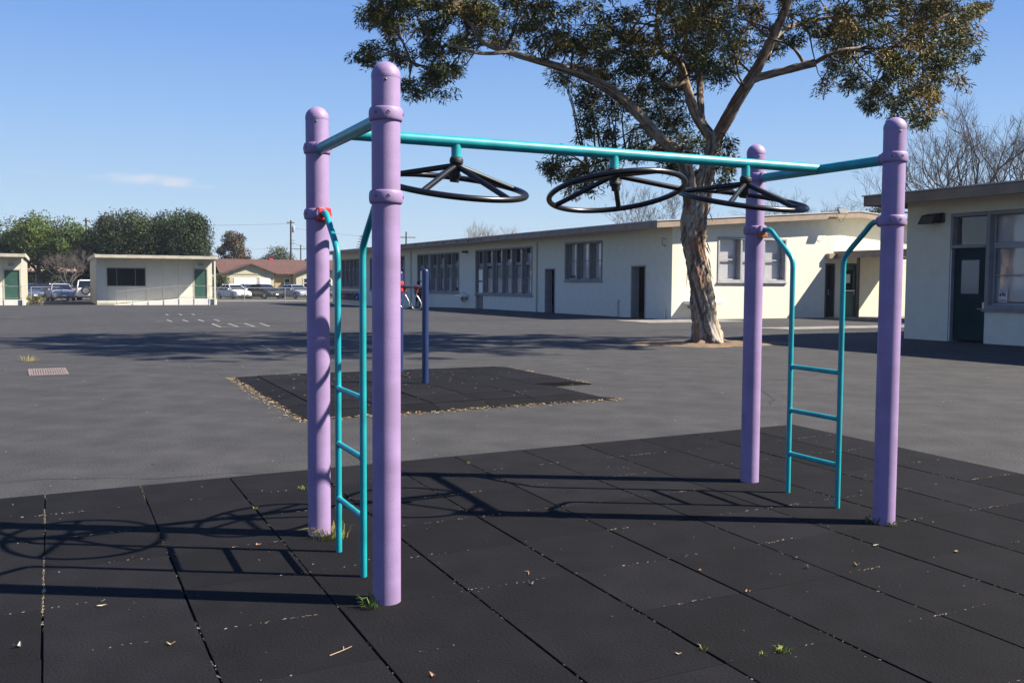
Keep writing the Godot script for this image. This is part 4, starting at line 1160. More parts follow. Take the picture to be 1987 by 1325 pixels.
const CLUMPS := [-7.49,7.2,-0.04,0.37,0,-7.24,7,0.21,0.37,1,-7.36,7.02,-0.35,0.38,0,-7.16,6.92,-1.12,0.44,0,-6.96,7.05,-0.5,0.43,1,-7.12,7.02,-1.07,0.44,1,-6.98,6.97,0.66,0.41,0,-7.31,7.39,-0.5,0.43,1,-7.02,7.06,0.72,0.41,0,-6.2,6.55,1.31,0.44,0,-5.93,6.42,0.99,0.44,0,-6.32,6.75,-0.02,0.47,0,-5.79,5.79,1.67,0.39,0,-5.77,6.16,0.4,0.41,0,-5.77,6.31,-0.97,0.44,0,-5.93,5.31,1.06,0.37,0,-5.99,5.74,-0.51,0.4,0,-6.01,5.55,0.42,0.38,0,-6.54,5.61,-0.38,0.24,0,-6.7,5.76,-1.04,0.24,0,-7.59,6.03,0.23,0.25,0,-7.37,6.22,0.42,0.23,0,-7.38,6.46,-0.31,0.24,0,-6.75,7.91,-1.64,0.5,0,-6.52,7.18,0.32,0.46,1,-6.47,7.01,1.21,0.44,0,-5.67,7.04,-0.22,0.47,1,-5.42,7.09,0.22,0.46,1,-5.62,7.07,0.67,0.45,0,-5.44,6.8,-1.2,0.34,0,-5.27,7.09,-1.6,0.35,0,-4.98,7.03,-0.01,0.47,0,-4.98,7.58,-2.53,0.52,0,-4.76,7.52,-2.48,0.52,0,-4.07,7.02,0.78,0.54,0,-4.22,7.56,-1.48,0.6,0,-4.17,7.21,0.82,0.54,0,-4.53,6.77,-1.5,0.25,0,-4.48,6.81,-1.2,0.25,1,-5.09,7.25,0.11,0.46,0,-5.02,7.12,0.04,0.46,0,-5.23,7.32,-0.3,0.47,0,-5.74,5.92,-0.22,0.24,0,-5.61,6.14,-1.05,0.24,0,-6.73,6.05,0.71,0.25,1,-6.91,6.38,-1.08,0.27,0,-3.7,6.31,1.69,0.51,0,-3.5,6.96,0.26,0.55,0,-3.69,6.58,1.64,0.52,0,-3.48,6.28,0.97,0.4,1,-3.57,6.14,1.78,0.38,1,-3.31,6.37,0.45,0.41,0,-3.05,6.41,1.47,0.56,0,-2.52,7.24,-2.02,0.66,0,-2.8,7.08,-0.72,0.63,0,-2.24,6.63,-2.44,0.57,0,-2.78,6.3,-1.8,0.56,0,-2.81,6.16,0.79,0.49,1,-3.14,6.49,-3.03,0.27,0,-3.08,6.28,-2.51,0.26,0,-2.22,6.79,0.53,0.55,0,-1.94,7.98,-2.52,0.63,0,-2.3,6.81,1.47,0.52,0,-2.2,6.31,-0.14,0.61,0,-1.91,6.5,-1.85,0.66,0,-2.08,6.12,0.67,0.59,0,-1.54,6.61,0.35,0.6,1,-1.75,6.61,-0.01,0.61,0,-1.45,6.97,-1.81,0.66,0,-1.43,5.99,0,0.56,0,-1.42,6.01,0.16,0.55,0,-1.36,6.02,-0.09,0.56,0,-2.31,5.81,-1.5,0.45,0,-2.02,6.15,-2.37,0.47,0,-2.07,6.33,-3.31,0.48,1,-2.69,5.93,-2.53,0.31,0,-2.48,5.94,-3.12,0.32,1,-1.06,5.89,-3.48,0.54,0,-1.12,5.6,-1.2,0.49,0,-1.6,5.71,-1.5,0.5,0,-0.33,7.32,-3.25,0.54,0,-0.56,6.47,-1.3,0.49,0,-0.61,6.56,-1.48,0.5,0,-0.55,6.08,-2.5,0.42,0,-0.55,5.85,-2.14,0.41,0,-0.37,5.83,-1.6,0.4,0,-0.41,7.32,-1.16,0.59,0,-1.3,6.59,2.53,0.49,0,-1.33,6.68,1.47,0.52,1,-2.87,4.53,2.65,0.23,0,-2.43,5.32,-1.98,0.29,0,-1.78,5.68,-3.14,0.37,0,-1.96,5.42,-1.95,0.36,0,-1.07,5.18,-2.16,0.41,0,-1.06,5.24,-2.32,0.41,0,-0.97,5.42,-3.75,0.44,0,-0.53,5.18,-1.67,0.4,0,-0.71,4.95,-1.5,0.4,0,-0.34,5.26,-2.85,0.42,0,-0.61,4.39,0.66,0.29,0,-0.42,4.59,-1.2,0.31,1,-0.87,4.45,-1.5,0.3,0,-0.61,4.5,-1.5,0.3,0,-2.09,4.95,-2.56,0.26,0,-2.07,4.79,-1.67,0.25,0,-2.94,4.18,2.64,0.2,0,-1.39,4.4,-1.5,0.28,0,-2.06,3.87,2.9,0.23,0,-3.39,3.86,0.35,0.24,0,-3.49,3.79,0.43,0.24,0,-3.46,3.71,-0.55,0.26,0,-2.91,3.81,-0.03,0.3,1,-2.92,3.79,-0.37,0.3,0,-2.68,3.48,0.79,0.25,0,-2.73,3.66,-0.52,0.27,0,-2.97,3.39,-0.21,0.21,1,-2.55,3.96,0.7,0.27,1,-2.2,4.08,-0.63,0.29,0,-2.06,3.6,-0.06,0.25,0,-3.31,4.24,-0.59,0.23,0,0.39,7.81,-2.66,0.63,0,-0.55,6.85,0.96,0.53,0,-0.45,6.78,1.55,0.52,0,-0.4,5.99,1.54,0.48,0,-0.1,6.34,0.24,0.51,0,-0.27,6.31,1.24,0.48,0,-0.21,5.92,0.7,0.29,0,0.03,6.32,-1.4,0.32,1,0.83,7.21,-1.2,0.59,0,0.4,7,0.28,0.55,1,0.08,6.94,0.83,0.54,1,1.05,6.76,-1.95,0.46,1,-0.25,5.61,2.86,0.36,1,1.31,7.21,-3.55,0.49,1,1.65,7.27,-1.26,0.44,1,1.57,7.71,-2.16,0.46,1,1.45,7.84,-2.13,0.46,1,1.87,7.24,-2.78,0.37,0,2.05,7.16,-2.64,0.37,0,0.11,6.29,-2.18,0.26,0,-0.24,6.19,-1.2,0.25,0,-0.01,5.56,1.56,0.23,0,0.1,7.43,-2.52,0.52,0,-0.95,6.1,2.77,0.41,1,-0.19,6.91,-1.2,0.49,0,-0.15,4.35,-1.2,0.26,0,0.18,3.88,0.18,0.24,0,0.27,3.86,0.09,0.24,0,0.3,3.54,-0.51,0.23,0,-0.17,3.78,-1.2,0.25,1,-0.07,3.84,-1.2,0.25,1,0.18,4.2,0.86,0.16,0,-0.74,4.06,-1.2,0.25,0,-0.59,4.15,-1.2,0.25,0,0.2,4.59,-1.5,0.22,0,2.06,7.84,-1.33,0.35,1,1.88,7.47,-0.69,0.34,0,1.86,6.74,0.56,0.23,0,2.38,7.38,-1.26,0.25,0,1.32,6.2,1.46,0.19,0,3.07,7.25,-1.42,0.45,1,3.2,7.48,-1.83,0.46,0,2.94,7.37,-0.56,0.43,1,2.57,6.56,0.76,0.4,1,2.18,6.09,2.31,0.37,1,3.4,6.88,-1.2,0.44,0,3.04,7.22,-1.91,0.25,1,2.96,7.07,-1.38,0.25,0,3.87,7.5,-1.66,0.6,0,4.39,7.93,-2.14,0.62,1,3.57,7.27,-0.38,0.57,0,4.14,7.37,-2.33,0.57,0,3.06,6.03,1.67,0.47,1,3.64,6.79,-0.42,0.52,0,3.5,6.55,-1.35,0.4,0,3.84,6.96,-2.86,0.42,0,3.3,6.52,-1.2,0.39,0,3.48,6.56,-2.82,0.28,0,4.93,7.7,-1.51,0.65,0,4.05,6.96,0.7,0.59,1,3.95,6.74,1.27,0.57,1,4.18,6.36,0.16,0.55,1,3.4,5.89,2.12,0.5,1,4.87,6.73,-1.33,0.59,0,5.58,7.51,-1.62,0.55,0,5.71,7.65,-1.53,0.55,1,4.48,6.76,1.02,0.49,1,5.23,6.52,-0.06,0.42,0,5.25,6.68,-0.64,0.43,1,4.47,6.12,1.51,0.39,0,5.44,6.91,-0.22,0.3,0,6.18,7.2,-1.51,0.32,1,5.56,7.15,0.09,0.26,1,6.12,7.46,-0.83,0.27,0,2.98,5.5,2.37,0.37,0,3.26,5.7,1.43,0.39,0,3.83,5.85,0.14,0.42,0,3.95,5.49,1.54,0.39,0,3.76,5.16,2.07,0.38,1,4.75,5.87,-0.7,0.43,1,4.91,6.12,-0.09,0.36,0,4.16,5.7,1.66,0.33,0,5.06,5.52,0.62,0.24,1,2.54,5.53,1.25,0.22,0,2.94,5.69,0.14,0.23,1,2.96,5.94,-1.53,0.18,1,4.27,5.85,-2.02,0.29,0,3.72,5.69,-0.51,0.27,1,3.16,4.83,2.18,0.32,0,4.03,5.62,-0.56,0.36,1,5.01,5.58,-0.79,0.31,1,4.26,5.21,0.88,0.29,1,3.57,5.22,-0.29,0.18,0,4.8,5.48,-1.79,0.27,0,4.23,4.86,0.88,0.22,0,5.21,5.27,-2,0.25,1,5.45,5.38,-1.43,0.22,1,5.57,6.42,-0.2,0.25,0,3.33,10.08,-0.97,0.56,0,3.67,9.28,-0.9,0.72,0,-0.79,9.46,1.61,0.66,0,-3.83,8.62,1.37,0.62,0,-0.43,8.48,-2.72,0.47,0,3.06,10.73,0.97,0.58,1,0.09,8.29,-2.35,0.62,0,-6.08,8.07,0.18,0.66,0,0.24,9.05,-3.15,0.58,0,-5.6,9.23,1.14,0.74,1,-2.65,8.14,3.09,0.69,0,-1.7,9.73,-2.63,0.5,0,-2.66,8.28,2.61,0.67,0,3.02,9.19,-1.74,0.66,0,2.38,9.73,1.52,0.47,1,4.21,9.76,1.4,0.47,0,-6.15,8.02,-1.38,0.51,0,-5.44,9.64,0.16,0.66,0,-2.95,8.3,-1.21,0.69,0,2.63,8.28,-2.33,0.59,0,-3.21,10.02,0.87,0.56,0,4.66,8.2,-1.21,0.57,1,-1.53,9.92,1.9,0.65,0,4.66,8.12,1,0.56,0,-3.98,8.34,-2.13,0.59,0,-2.83,10.46,1.13,0.53,0,1.51,7.95,1.02,0.64,0,-2.76,7.95,0.28,0.71,1,-3.84,7.85,2.86,0.68,1,3.79,8.94,-2.49,0.47,0,-5.84,8.06,-1.58,0.49,1,-1.24,10.23,1.41,0.61,1,4.98,7.72,-2.4,0.67,0,2.72,8.41,2.46,0.71,1,5.08,10.04,0.49,0.59,0,4.55,10.46,-0.18,0.5,0,-1.01,10.33,-0.24,0.5,0,5.15,9.8,-0.7,0.51,0,4.89,9.2,-0.88,0.51,0,0.08,8.2,-2.74,0.7,0,0.79,8.34,-0.55,0.71,0,-1.15,7.82,-0.77,0.48,0,5.58,7.75,-0.58,0.74,1,3.34,7.86,-0.24,0.68,0,3.26,8.57,0.23,0.49,0,2.43,8.8,-0.04,0.62,0,-2.37,10.49,-1.36,0.74,0,-0.82,9.05,-3.1,0.55,0,-5.74,7.54,-1.99,0.64,1,5.04,9.56,0.65,0.46,0,-3.84,10.54,-0.34,0.51,0,-2.46,7.98,1.84,0.52,0,2.46,10.34,0.97,0.72,0,-6.17,8.35,1.08,0.61,0,-0.8,8.63,2.22,0.53,0,3.53,8.79,0.86,0.5,0,5.36,8.14,-1.43,0.45,1,-1.55,9.53,2.21,0.75,0,-0.39,8.83,-0.24,0.71,0,2.55,10.33,-0.39,0.55,1,1.72,10.14,0.66,0.53,0,-3.64,10.15,1.62,0.55,0,-0.89,8.6,2.62,0.54,0,2.66,7.87,2.14,0.56,0,-1,8.82,-0.51,0.68,0,-4.41,10,-0.22,0.61,1,1.73,9.52,0.78,0.73,1,-0.12,7.65,-0.95,0.64,0,-2.9,9.54,2.96,0.68,0,1,8.49,1.22,0.52,0,-3.97,8.41,2.66,0.55,0,0.33,7.62,1.14,0.58,0,0.24,9.74,1.38,0.47,0,3.99,9.72,2.18,0.55,0,1.14,8.73,2.31,0.66,0,-1.28,9.13,3.79,0.61,0,0.79,8.38,1.6,0.49,0,-1.18,8.4,2.17,0.6,0,2.89,8.06,2.82,0.58,1,3.65,8.82,2.15,0.58,0,-1.4,8.58,3.61,0.54,0,-5.86,8.1,1.9,0.61,1,-1.99,8.4,3.55,0.48,1,-2.62,8.31,3.13,0.55,0,-3.44,8.21,3.15,0.56,0,-1.25,7.54,2.77,0.46,1,2.23,9.16,3.59,0.64,0,-3.7,7.82,1.71,0.68,0,-0.1,8.59,1.38,0.6,1,1.14,7.88,4.3,0.61,0,-4.68,7.99,1.63,0.68,0,-0.28,8.48,2.17,0.62,0,0.29,9.08,2.93,0.49,0,-4.09,8.71,3.05,0.7,0,0.21,8.92,1.72,0.55,0,-3.67,9.19,3.09,0.45,0,-0.51,9.28,2.41,0.57,1,-2.97,7.4,2.7,0.62,0,4.06,9.69,1.32,0.53,1,-3.58,9,2.76,0.69,0,-1.46,9.67,1.12,0.58,0,2.2,8.12,1.41,0.69,0,4.42,7.7,1.8,0.54,0,-0.11,9.35,3.8,0.64,0,-0.74,8.04,4.33,0.55,0,2.34,8.12,1.65,0.63,0,0.46,8.65,1.89,0.68,0,4.26,9.31,2.21,0.49,1,-1.89,9.68,1.3,0.46,1,-3.16,8.78,1.32,0.64,0,0.71,9.36,1.94,0.69,0,1.37,9.27,2.03,0.66,1,-0.02,8.61,1.29,0.59,0,1.74,8.1,2.99,0.64,0,2.38,9.31,2.01,0.64,0,-2.07,8.41,4.03,0.63,0,5.03,8.92,1.8,0.61,0,-5.53,8.38,1.34,0.69,0,-4.67,7.75,1.09,0.65,0,-2.29,7.73,1.85,0.6,1,-5.61,8.02,2.51,0.48,0,4.47,9.52,1.79,0.57,0,3.79,8.26,2.46,0.58,1,3.71,9.41,2.63,0.49,0,-0.44,8.05,1.55,0.45,1,-4.1,8.56,3.07,0.46,1,4.91,7.33,1.44,0.64,0,-1.12,8.82,3.16,0.53,0,3.58,7.27,4.1,0.45,0,-4.06,7.26,4.58,0.48,0,1.5,8.73,4.26,0.54,0,-2.58,8.58,3.11,0.56,0,1.7,8.28,4.93,0.44,0,-2.22,7.95,4.61,0.58,0,-4.33,7.44,3.81,0.54,0,-1.46,8.17,3.62,0.56,1,-1.21,8.7,4.11,0.51,0,-4.09,7.19,4.44,0.45,0,-3.09,8.81,3.36,0.46,0,-1.81,7.46,3.34,0.47,0,-0.58,7.85,4.14,0.42,0,1.07,7.75,4.05,0.59,0,-1.99,7.36,5.54,0.52,0,-1.15,7.76,3.58,0.51,0,0.31,7.39,3.13,0.52,0,2.12,8.14,3.76,0.54,0,-2.35,7.53,5.08,0.52,0,3.44,7.78,3.28,0.45,0,2.03,7.59,5.24,0.43,0,1.77,8.86,4.03,0.48,0,-4.97,7.42,3.08,0.55,1,-4.77,7.89,3.42,0.47,0,0.66,8.51,3.54,0.52,0,-3.64,8.73,3.34,0.48,0,1.72,7.22,3.39,0.41,0,3.98,8.07,3.04,0.52,0,-3.69,7.76,3.67,0.48,0,1.76,8.18,3.18,0.46,0,-0.22,8.02,4.13,0.55,0,-1.1,7.3,5.58,0.53,1,-2.58,8.2,4.05,0.4,0,-2.29,8.71,4.07,0.6,1,0.73,7.48,4.91,0.58,0,-2.57,7.13,5.37,0.41,0,3.16,7.72,3.34,0.48,0,3.66,7.65,3.76,0.51,1,-4.29,8.36,3.1,0.41,0,-3.44,7.55,3.37,0.54,0,-1.98,8.41,3.75,0.54,0,1.98,8.7,3.69,0.54,0,-2.35,7.23,3.05,0.45,0]

func limb(m: MB, pts: Array, radii: Array, sides: int, rough: float, fine: int, sd: int, tone := 1.45) -> void:
	# a limb with swelling, twisted ridges and the patched bark of a shedding gum: grey, tan, rust and dark strips
	var cv := Curve3D.new()
	cv.bake_interval = 0.02
	for i in pts.size():
		var tg := Vector3.ZERO
		if i > 0 and i < pts.size() - 1: tg = (pts[i + 1] - pts[i - 1]) * 0.17
		cv.add_point(pts[i], -tg, tg)
	var L := cv.get_baked_length()
	var cum := [0.0]
	for i in range(1, pts.size()): cum.append(cum[i - 1] + (pts[i] - pts[i - 1]).length())
	var steps := maxi(4, int(L * fine))
	var nz := noise(0.9, sd, 4)
	var nb := noise(2.2, sd + 1, 4)
	var nd := noise(5.5, sd + 2, 3)
	var base := m.v.size()
	var e1 := Vector3.RIGHT
	for i in steps + 1:
		var s := L * i / steps
		var p := cv.sample_baked(s, true)
		var tg := (cv.sample_baked(minf(s + 0.03, L), true) - cv.sample_baked(maxf(s - 0.03, 0.0), true)).normalized()
		e1 = (e1 - tg * e1.dot(tg)).normalized()
		var e2 := tg.cross(e1)
		var f: float = s / L * cum[-1]
		var r: float = radii[-1]
		for k in pts.size() - 1:
			if f <= cum[k + 1]:
				r = lerpf(radii[k], radii[k + 1], (f - cum[k]) / maxf(cum[k + 1] - cum[k], 1e-5))
				break
		for j in sides:
			var a := TAU * j / sides
			var tw := a + s * 0.55
			var q := Vector3(cos(tw) * 0.9, s * 0.32, sin(tw) * 0.9)
			var rr := r * (1.0 + rough * (0.30 * nz.get_noise_3dv(q) + 0.22 * nb.get_noise_3d(cos(tw) * 2.0, s * 0.5, sin(tw) * 2.0)))
			var strip := nb.get_noise_3d(cos(tw) * 0.62 + 7, s * 0.16, sin(tw) * 0.62)
			var patch := nz.get_noise_3d(cos(tw) * 0.75, s * 0.55 + 30.0, sin(tw) * 0.75)
			var fib := nd.get_noise_3d(cos(tw) * 1.5, s * 0.12, sin(tw) * 1.5)
			var col := Color(0.40, 0.335, 0.27)
			if strip > 0.14: col = Color(0.58, 0.42, 0.24)
			elif strip > 0.02: col = Color(0.52, 0.46, 0.38)
			elif strip < -0.24: col = Color(0.16, 0.105, 0.075)
			if patch > 0.20: col = col.lerp(Color(0.30, 0.115, 0.05), 0.75)
			elif patch < -0.24: col = col.lerp(Color(0.42, 0.38, 0.34), 0.8)
			if fib < -0.22: col = col.lerp(Color(0.12, 0.08, 0.06), 0.6); rr -= 0.018 * rough
			col = col * (tone + 0.65 * fib)
			var d := e1 * cos(a) + e2 * sin(a)
			m.col = col
			m.vert(p + d * rr, d)
	for i in steps:
		for j in sides:
			var a := base + i * sides + j
			var b := base + i * sides + (j + 1) % sides
			m.itri(a, b, b + sides); m.itri(a, b + sides, a + sides)
	# true normals of the rough surface
	for i in range(1, steps):
		for j in sides:
			var a := base + i * sides + j
			var du := m.v[a + sides] - m.v[a - sides]
			var dv := m.v[base + i * sides + (j + 1) % sides] - m.v[base + i * sides + (j + sides - 1) % sides]
			var g := du.cross(dv).normalized()
			if g.dot(m.n[a]) < 0: g = -g
			m.n[a] = g

func make_gum_tree() -> void:
	var t := thing("eucalyptus_tree", "tall spreading eucalyptus with peeling bark growing from the asphalt", "tree", Vector3(13.05, 0.19, -17.32), -0.4457)
	var m := MB.new()
	var V := func(x: float, y: float, z: float) -> Vector3: return Vector3(x, y + 0.04, z)
	limb(m, [V.call(0.02, -0.15, 0), V.call(0.0, 0.12, 0), V.call(-0.06, 0.5, 0.02), V.call(-0.17, 1.22, 0.05), V.call(-0.30, 1.9, 0.02), V.call(-0.34, 2.55, 0), V.call(-0.29, 3.02, 0), V.call(-0.12, 3.69, 0.05), V.call(0.04, 4.25, 0.1), V.call(0.05, 4.6, 0.1)],
		[0.41, 0.33, 0.265, 0.235, 0.24, 0.255, 0.265, 0.185, 0.165, 0.155], 64, 1.0, 22, 301)
	part(t, "trunk", m, M.bark)
	var limbs := [
		[[V.call(0.02, 4.35, 0.1), V.call(0.49, 5.25, 0.3), V.call(0.92, 6.02, 0.5), V.call(1.29, 6.9, 0.7), V.call(1.61, 7.67, 0.6), V.call(2.1, 8.7, 0.5)], [0.20, 0.19, 0.16, 0.13, 0.10, 0.05]],
		[[V.call(0.72, 5.66, 0.40), V.call(1.0, 5.72, 0.55), V.call(1.37, 5.78, 0.8), V.call(1.93, 5.90, 1.0)], [0.13, 0.12, 0.115, 0.125]],
		[[V.call(1.86, 5.86, 1.0), V.call(2.31, 6.09, 1.1), V.call(2.87, 6.2, 1.0), V.call(3.6, 6.3, 0.7), V.call(4.6, 6.9, 0.4)], [0.075, 0.065, 0.055, 0.045, 0.025]],
		[[V.call(1.70, 5.93, 0.9), V.call(1.45, 6.25, 0.9), V.call(1.05, 6.42, 0.8)], [0.05, 0.042, 0.03]],
		[[V.call(0.05, 4.40, 0.1), V.call(-0.32, 4.97, 0.0), V.call(-0.49, 5.57, -0.2), V.call(-0.68, 6.18, -0.3), V.call(-0.98, 6.4, -0.4), V.call(-1.16, 7.0, -0.4), V.call(-1.0, 8.2, -0.5)], [0.19, 0.165, 0.14, 0.12, 0.10, 0.08, 0.04]],
		[[V.call(-0.55, 5.75, -0.2), V.call(-1.0, 5.6, 0.1), V.call(-1.5, 5.9, 0.3), V.call(-1.9, 6.4, 0.5)], [0.09, 0.08, 0.06, 0.03]],
		[[V.call(-0.40, 2.85, 0.02), V.call(-0.61, 3.91, 0.25), V.call(-1.23, 4.46, 0.5), V.call(-1.91, 5.07, 0.8), V.call(-2.59, 5.51, 0.9), V.call(-3.38, 5.83, 0.8), V.call(-4.27, 6.1, 0.7), V.call(-4.94, 6.37, 0.6), V.call(-5.22, 6.76, 0.5), V.call(-5.61, 7.19, 0.3)], [0.24, 0.20, 0.175, 0.155, 0.14, 0.115, 0.09, 0.075, 0.06, 0.03]],
		[[V.call(-0.75, 4.0, 0.2), V.call(-1.3, 4.25, -0.6), V.call(-1.95, 4.2, -1.0), V.call(-2.6, 4.0, -1.1)], [0.09, 0.07, 0.05, 0.025]],
		[[V.call(1.05, 6.1, 0.5), V.call(1.6, 6.9, -0.6), V.call(2.6, 7.4, -1.4), V.call(3.9, 7.6, -1.6)], [0.10, 0.09, 0.07, 0.03]],
		[[V.call(-4.4, 6.15, 0.7), V.call(-5.0, 6.0, 1.2), V.call(-5.7, 6.1, 1.4), V.call(-6.4, 5.8, 1.3)], [0.06, 0.05, 0.035, 0.015]],
		[[V.call(1.35, 7.0, 0.7), V.call(1.2, 7.7, 1.8), V.call(0.9, 8.1, 3.2), V.call(0.6, 8.3, 4.4), V.call(0.4, 8.2, 5.4)], [0.11, 0.10, 0.08, 0.06, 0.03]],
		[[V.call(1.2, 7.7, 1.8), V.call(2.2, 8.0, 2.8), V.call(3.3, 8.1, 3.6), V.call(4.2, 8.0, 4.0)], [0.08, 0.07, 0.05, 0.03]],
		[[V.call(-1.05, 7.4, -0.4), V.call(-1.5, 7.9, 0.9), V.call(-2.0, 8.1, 2.4), V.call(-2.6, 8.1, 3.8), V.call(-3.0, 8.0, 5.0)], [0.09, 0.085, 0.07, 0.05, 0.03]],
		[[V.call(-1.9, 8.1, 2.2), V.call(-3.0, 8.2, 2.6), V.call(-4.2, 8.1, 3.0), V.call(-5.0, 7.9, 3.2)], [0.06, 0.05, 0.04, 0.02]],
		[[V.call(-0.2, 4.8, 0.0), V.call(-0.1, 6.0, -0.8), V.call(0.3, 7.4, -1.5), V.call(0.2, 8.8, -1.7)], [0.12, 0.10, 0.08, 0.04]]]
	var nodes := []
	var sd := 400
	for q in limbs:
		var lm := MB.new()
		limb(lm, q[0], q[1].map(func(x): return x * 0.68), 28 if q[1][0] > 0.1 else 14, 0.6, 14, sd, 1.0)
		sd += 7
		part(t, "limb", lm, M.bark)
		for i in range(1, q[0].size()):
			for k in 3: nodes.append((q[0][i - 1] as Vector3).lerp(q[0][i], (k + 1) / 3.0))
	# loose bark hanging from the fork
	var bk := MB.new()
	for i in 46:
		var y := rng.randf_range(1.4, 3.9)
		var a := rng.randf_range(0, TAU)
		var r := 0.25 if y < 3.2 else 0.19
		var c := Vector3(lerpf(-0.20, -0.33, (y - 1.4) / 1.2) if y < 2.6 else lerpf(-0.33, 0.0, (y - 2.6) / 1.4), y, 0.03)
		var d := Vector3(cos(a), 0, sin(a))
		var sdv := Vector3(-d.z, 0, d.x)
		var l := rng.randf_range(0.12, 0.42)
		var w := rng.randf_range(0.012, 0.04)
		var out := rng.randf_range(0.01, 0.09)
		var k := rng.randf_range(0.5, 1.3)
		bk.col = Color(0.22, 0.13, 0.08) * k
		var a0 := c + d * r
		var a1 := c + d * (r + out * 0.5) - Vector3(0, l * 0.5, 0)
		var a2 := c + d * (r + out) - Vector3(0, l, 0) + sdv * rng.randf_range(-0.05, 0.05)
		bk.quad(a0 - sdv * w, a0 + sdv * w, a1 + sdv * w, a1 - sdv * w, d)
		bk.quad(a1 - sdv * w, a1 + sdv * w, a2 + sdv * w * 0.4, a2 - sdv * w * 0.4, d)
	var lb := part(t, "loose_bark", bk, M.bark)
	lb.set_meta("kind", "stuff")
	# twigs and leaves
	var tw := MB.new()
	var vv := PackedVector3Array(); var nn := PackedVector3Array(); var cc := PackedColorArray(); var ii := PackedInt32Array()
	for ci in CLUMPS.size() / 5:
		var c := Vector3(CLUMPS[ci * 5], CLUMPS[ci * 5 + 1] + 0.04, CLUMPS[ci * 5 + 2])
		var R: float = CLUMPS[ci * 5 + 3]
		var gold: bool = CLUMPS[ci * 5 + 4] > 0  # yellowish new growth, its gold also painting in sunlit tips
		var best: Vector3 = nodes[0]
		for q in nodes:
			if (q - c).length() + maxf(0.0, q.y - c.y) * 0.4 < (best - c).length() + maxf(0.0, best.y - c.y) * 0.4: best = q
		var midp := best.lerp(c, 0.5) + Vector3(rng.randf_range(-0.15, 0.15), 0.10 * (best - c).length(), rng.randf_range(-0.15, 0.15))
		tw.col = Color(0.16, 0.11, 0.085)
		tw.tube([best, best.lerp(midp, 0.5) + in_ball() * 0.08, midp, midp.lerp(c, 0.6) + in_ball() * 0.1, c], [0.026, 0.021, 0.016, 0.011, 0.006], 5, false)
		var subs := maxi(3, int(14.0 * R * R + 4))
		for s in subs:
			var sc := c + in_ball() * Vector3(R, R * 0.95, R)
			if rng.randf() < 0.6: tw.tube([c.lerp(sc, 0.15), c.lerp(sc, 0.6) + Vector3(0, 0.05, 0), sc], [0.008, 0.006, 0.003], 4, false)
			var sr := rng.randf_range(0.10, 0.20)
			var tone := rng.randf_range(0.65, 1.35)
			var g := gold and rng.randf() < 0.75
			var cnt := int(rng.randf_range(55, 95))
			for k in cnt:
				var off := in_ball() * sr
				var d := (Vector3(off.x * 1.3, -sr * rng.randf_range(-0.1, 1.1), off.z * 1.3) + in_ball() * 0.14).normalized()
				var sdv := d.cross(in_ball() + Vector3(0.01, 0, 0)).normalized()
				var col: Color
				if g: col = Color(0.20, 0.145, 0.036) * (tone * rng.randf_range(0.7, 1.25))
				else: col = Color(0.054, 0.072, 0.020).lerp(Color(0.155, 0.130, 0.034), rng.randf() * rng.randf() * 0.9) * (tone * rng.randf_range(0.7, 1.3))  # blend towards gold puts sunlit tips into the leaf colour
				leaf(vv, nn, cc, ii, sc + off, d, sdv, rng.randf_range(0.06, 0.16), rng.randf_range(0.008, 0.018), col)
	part(t, "twigs", tw, M.bark).set_meta("kind", "stuff")
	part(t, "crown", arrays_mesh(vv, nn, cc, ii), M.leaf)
	# bare soil and roots round the trunk
	var so := MB.new()
	var nz := noise(0.8, 91, 3)
	var base := Vector3(12.95, 0, -17.35)
	var rim := []
	for k in 48:
		var a := TAU * k / 48.0
		var q := Vector2(cos(a), sin(a)).rotated(0.4457)
		var rr := 1.0 + 0.32 * nz.get_noise_2d(cos(a) * 3, sin(a) * 3)
		var off := Vector2(cos(a) * 1.75, sin(a) * 1.05).rotated(0.4457) * rr
		rim.append(Vector3(base.x + off.x, 0, base.z + off.y))
	for ringi in 6:
		var f0 := ringi / 6.0; var f1 := (ringi + 1) / 6.0
		for k in 48:
			var q := []
			for e in [[f0, k], [f0, (k + 1) % 48], [f1, (k + 1) % 48], [f1, k]]:
				var p: Vector3 = base.lerp(rim[e[1]], e[0])
				var f: float = e[0]
				p.y = gy(p.x, p.z) + 0.045 * (1.0 - f * f) + 0.02 * nz.get_noise_2d(p.x * 6, p.z * 6) * (1.0 - f) + (0.004 if f < 0.99 else -0.006)
				q.append(p)
			so.quad(q[0], q[1], q[2], q[3], Vector3.UP)
	meta(part(self, "soil", so, M.soil), "bare tan soil round the foot of the eucalyptus", "", "", "structure")
	var root := MB.new()
	for k in 7:
		var a := k * 0.9 + 0.3
		var p0 := Vector3(cos(a) * 0.3, 0.10, sin(a) * 0.3)
		root.col = Color(0.30, 0.2, 0.13)
		root.tube([p0, Vector3(cos(a) * 0.55, 0.05, sin(a) * 0.5), Vector3(cos(a + 0.2) * 0.95, 0.015, sin(a + 0.2) * 0.7)], [0.09, 0.05, 0.012], 10)
	part(t, "root", root, M.bark)

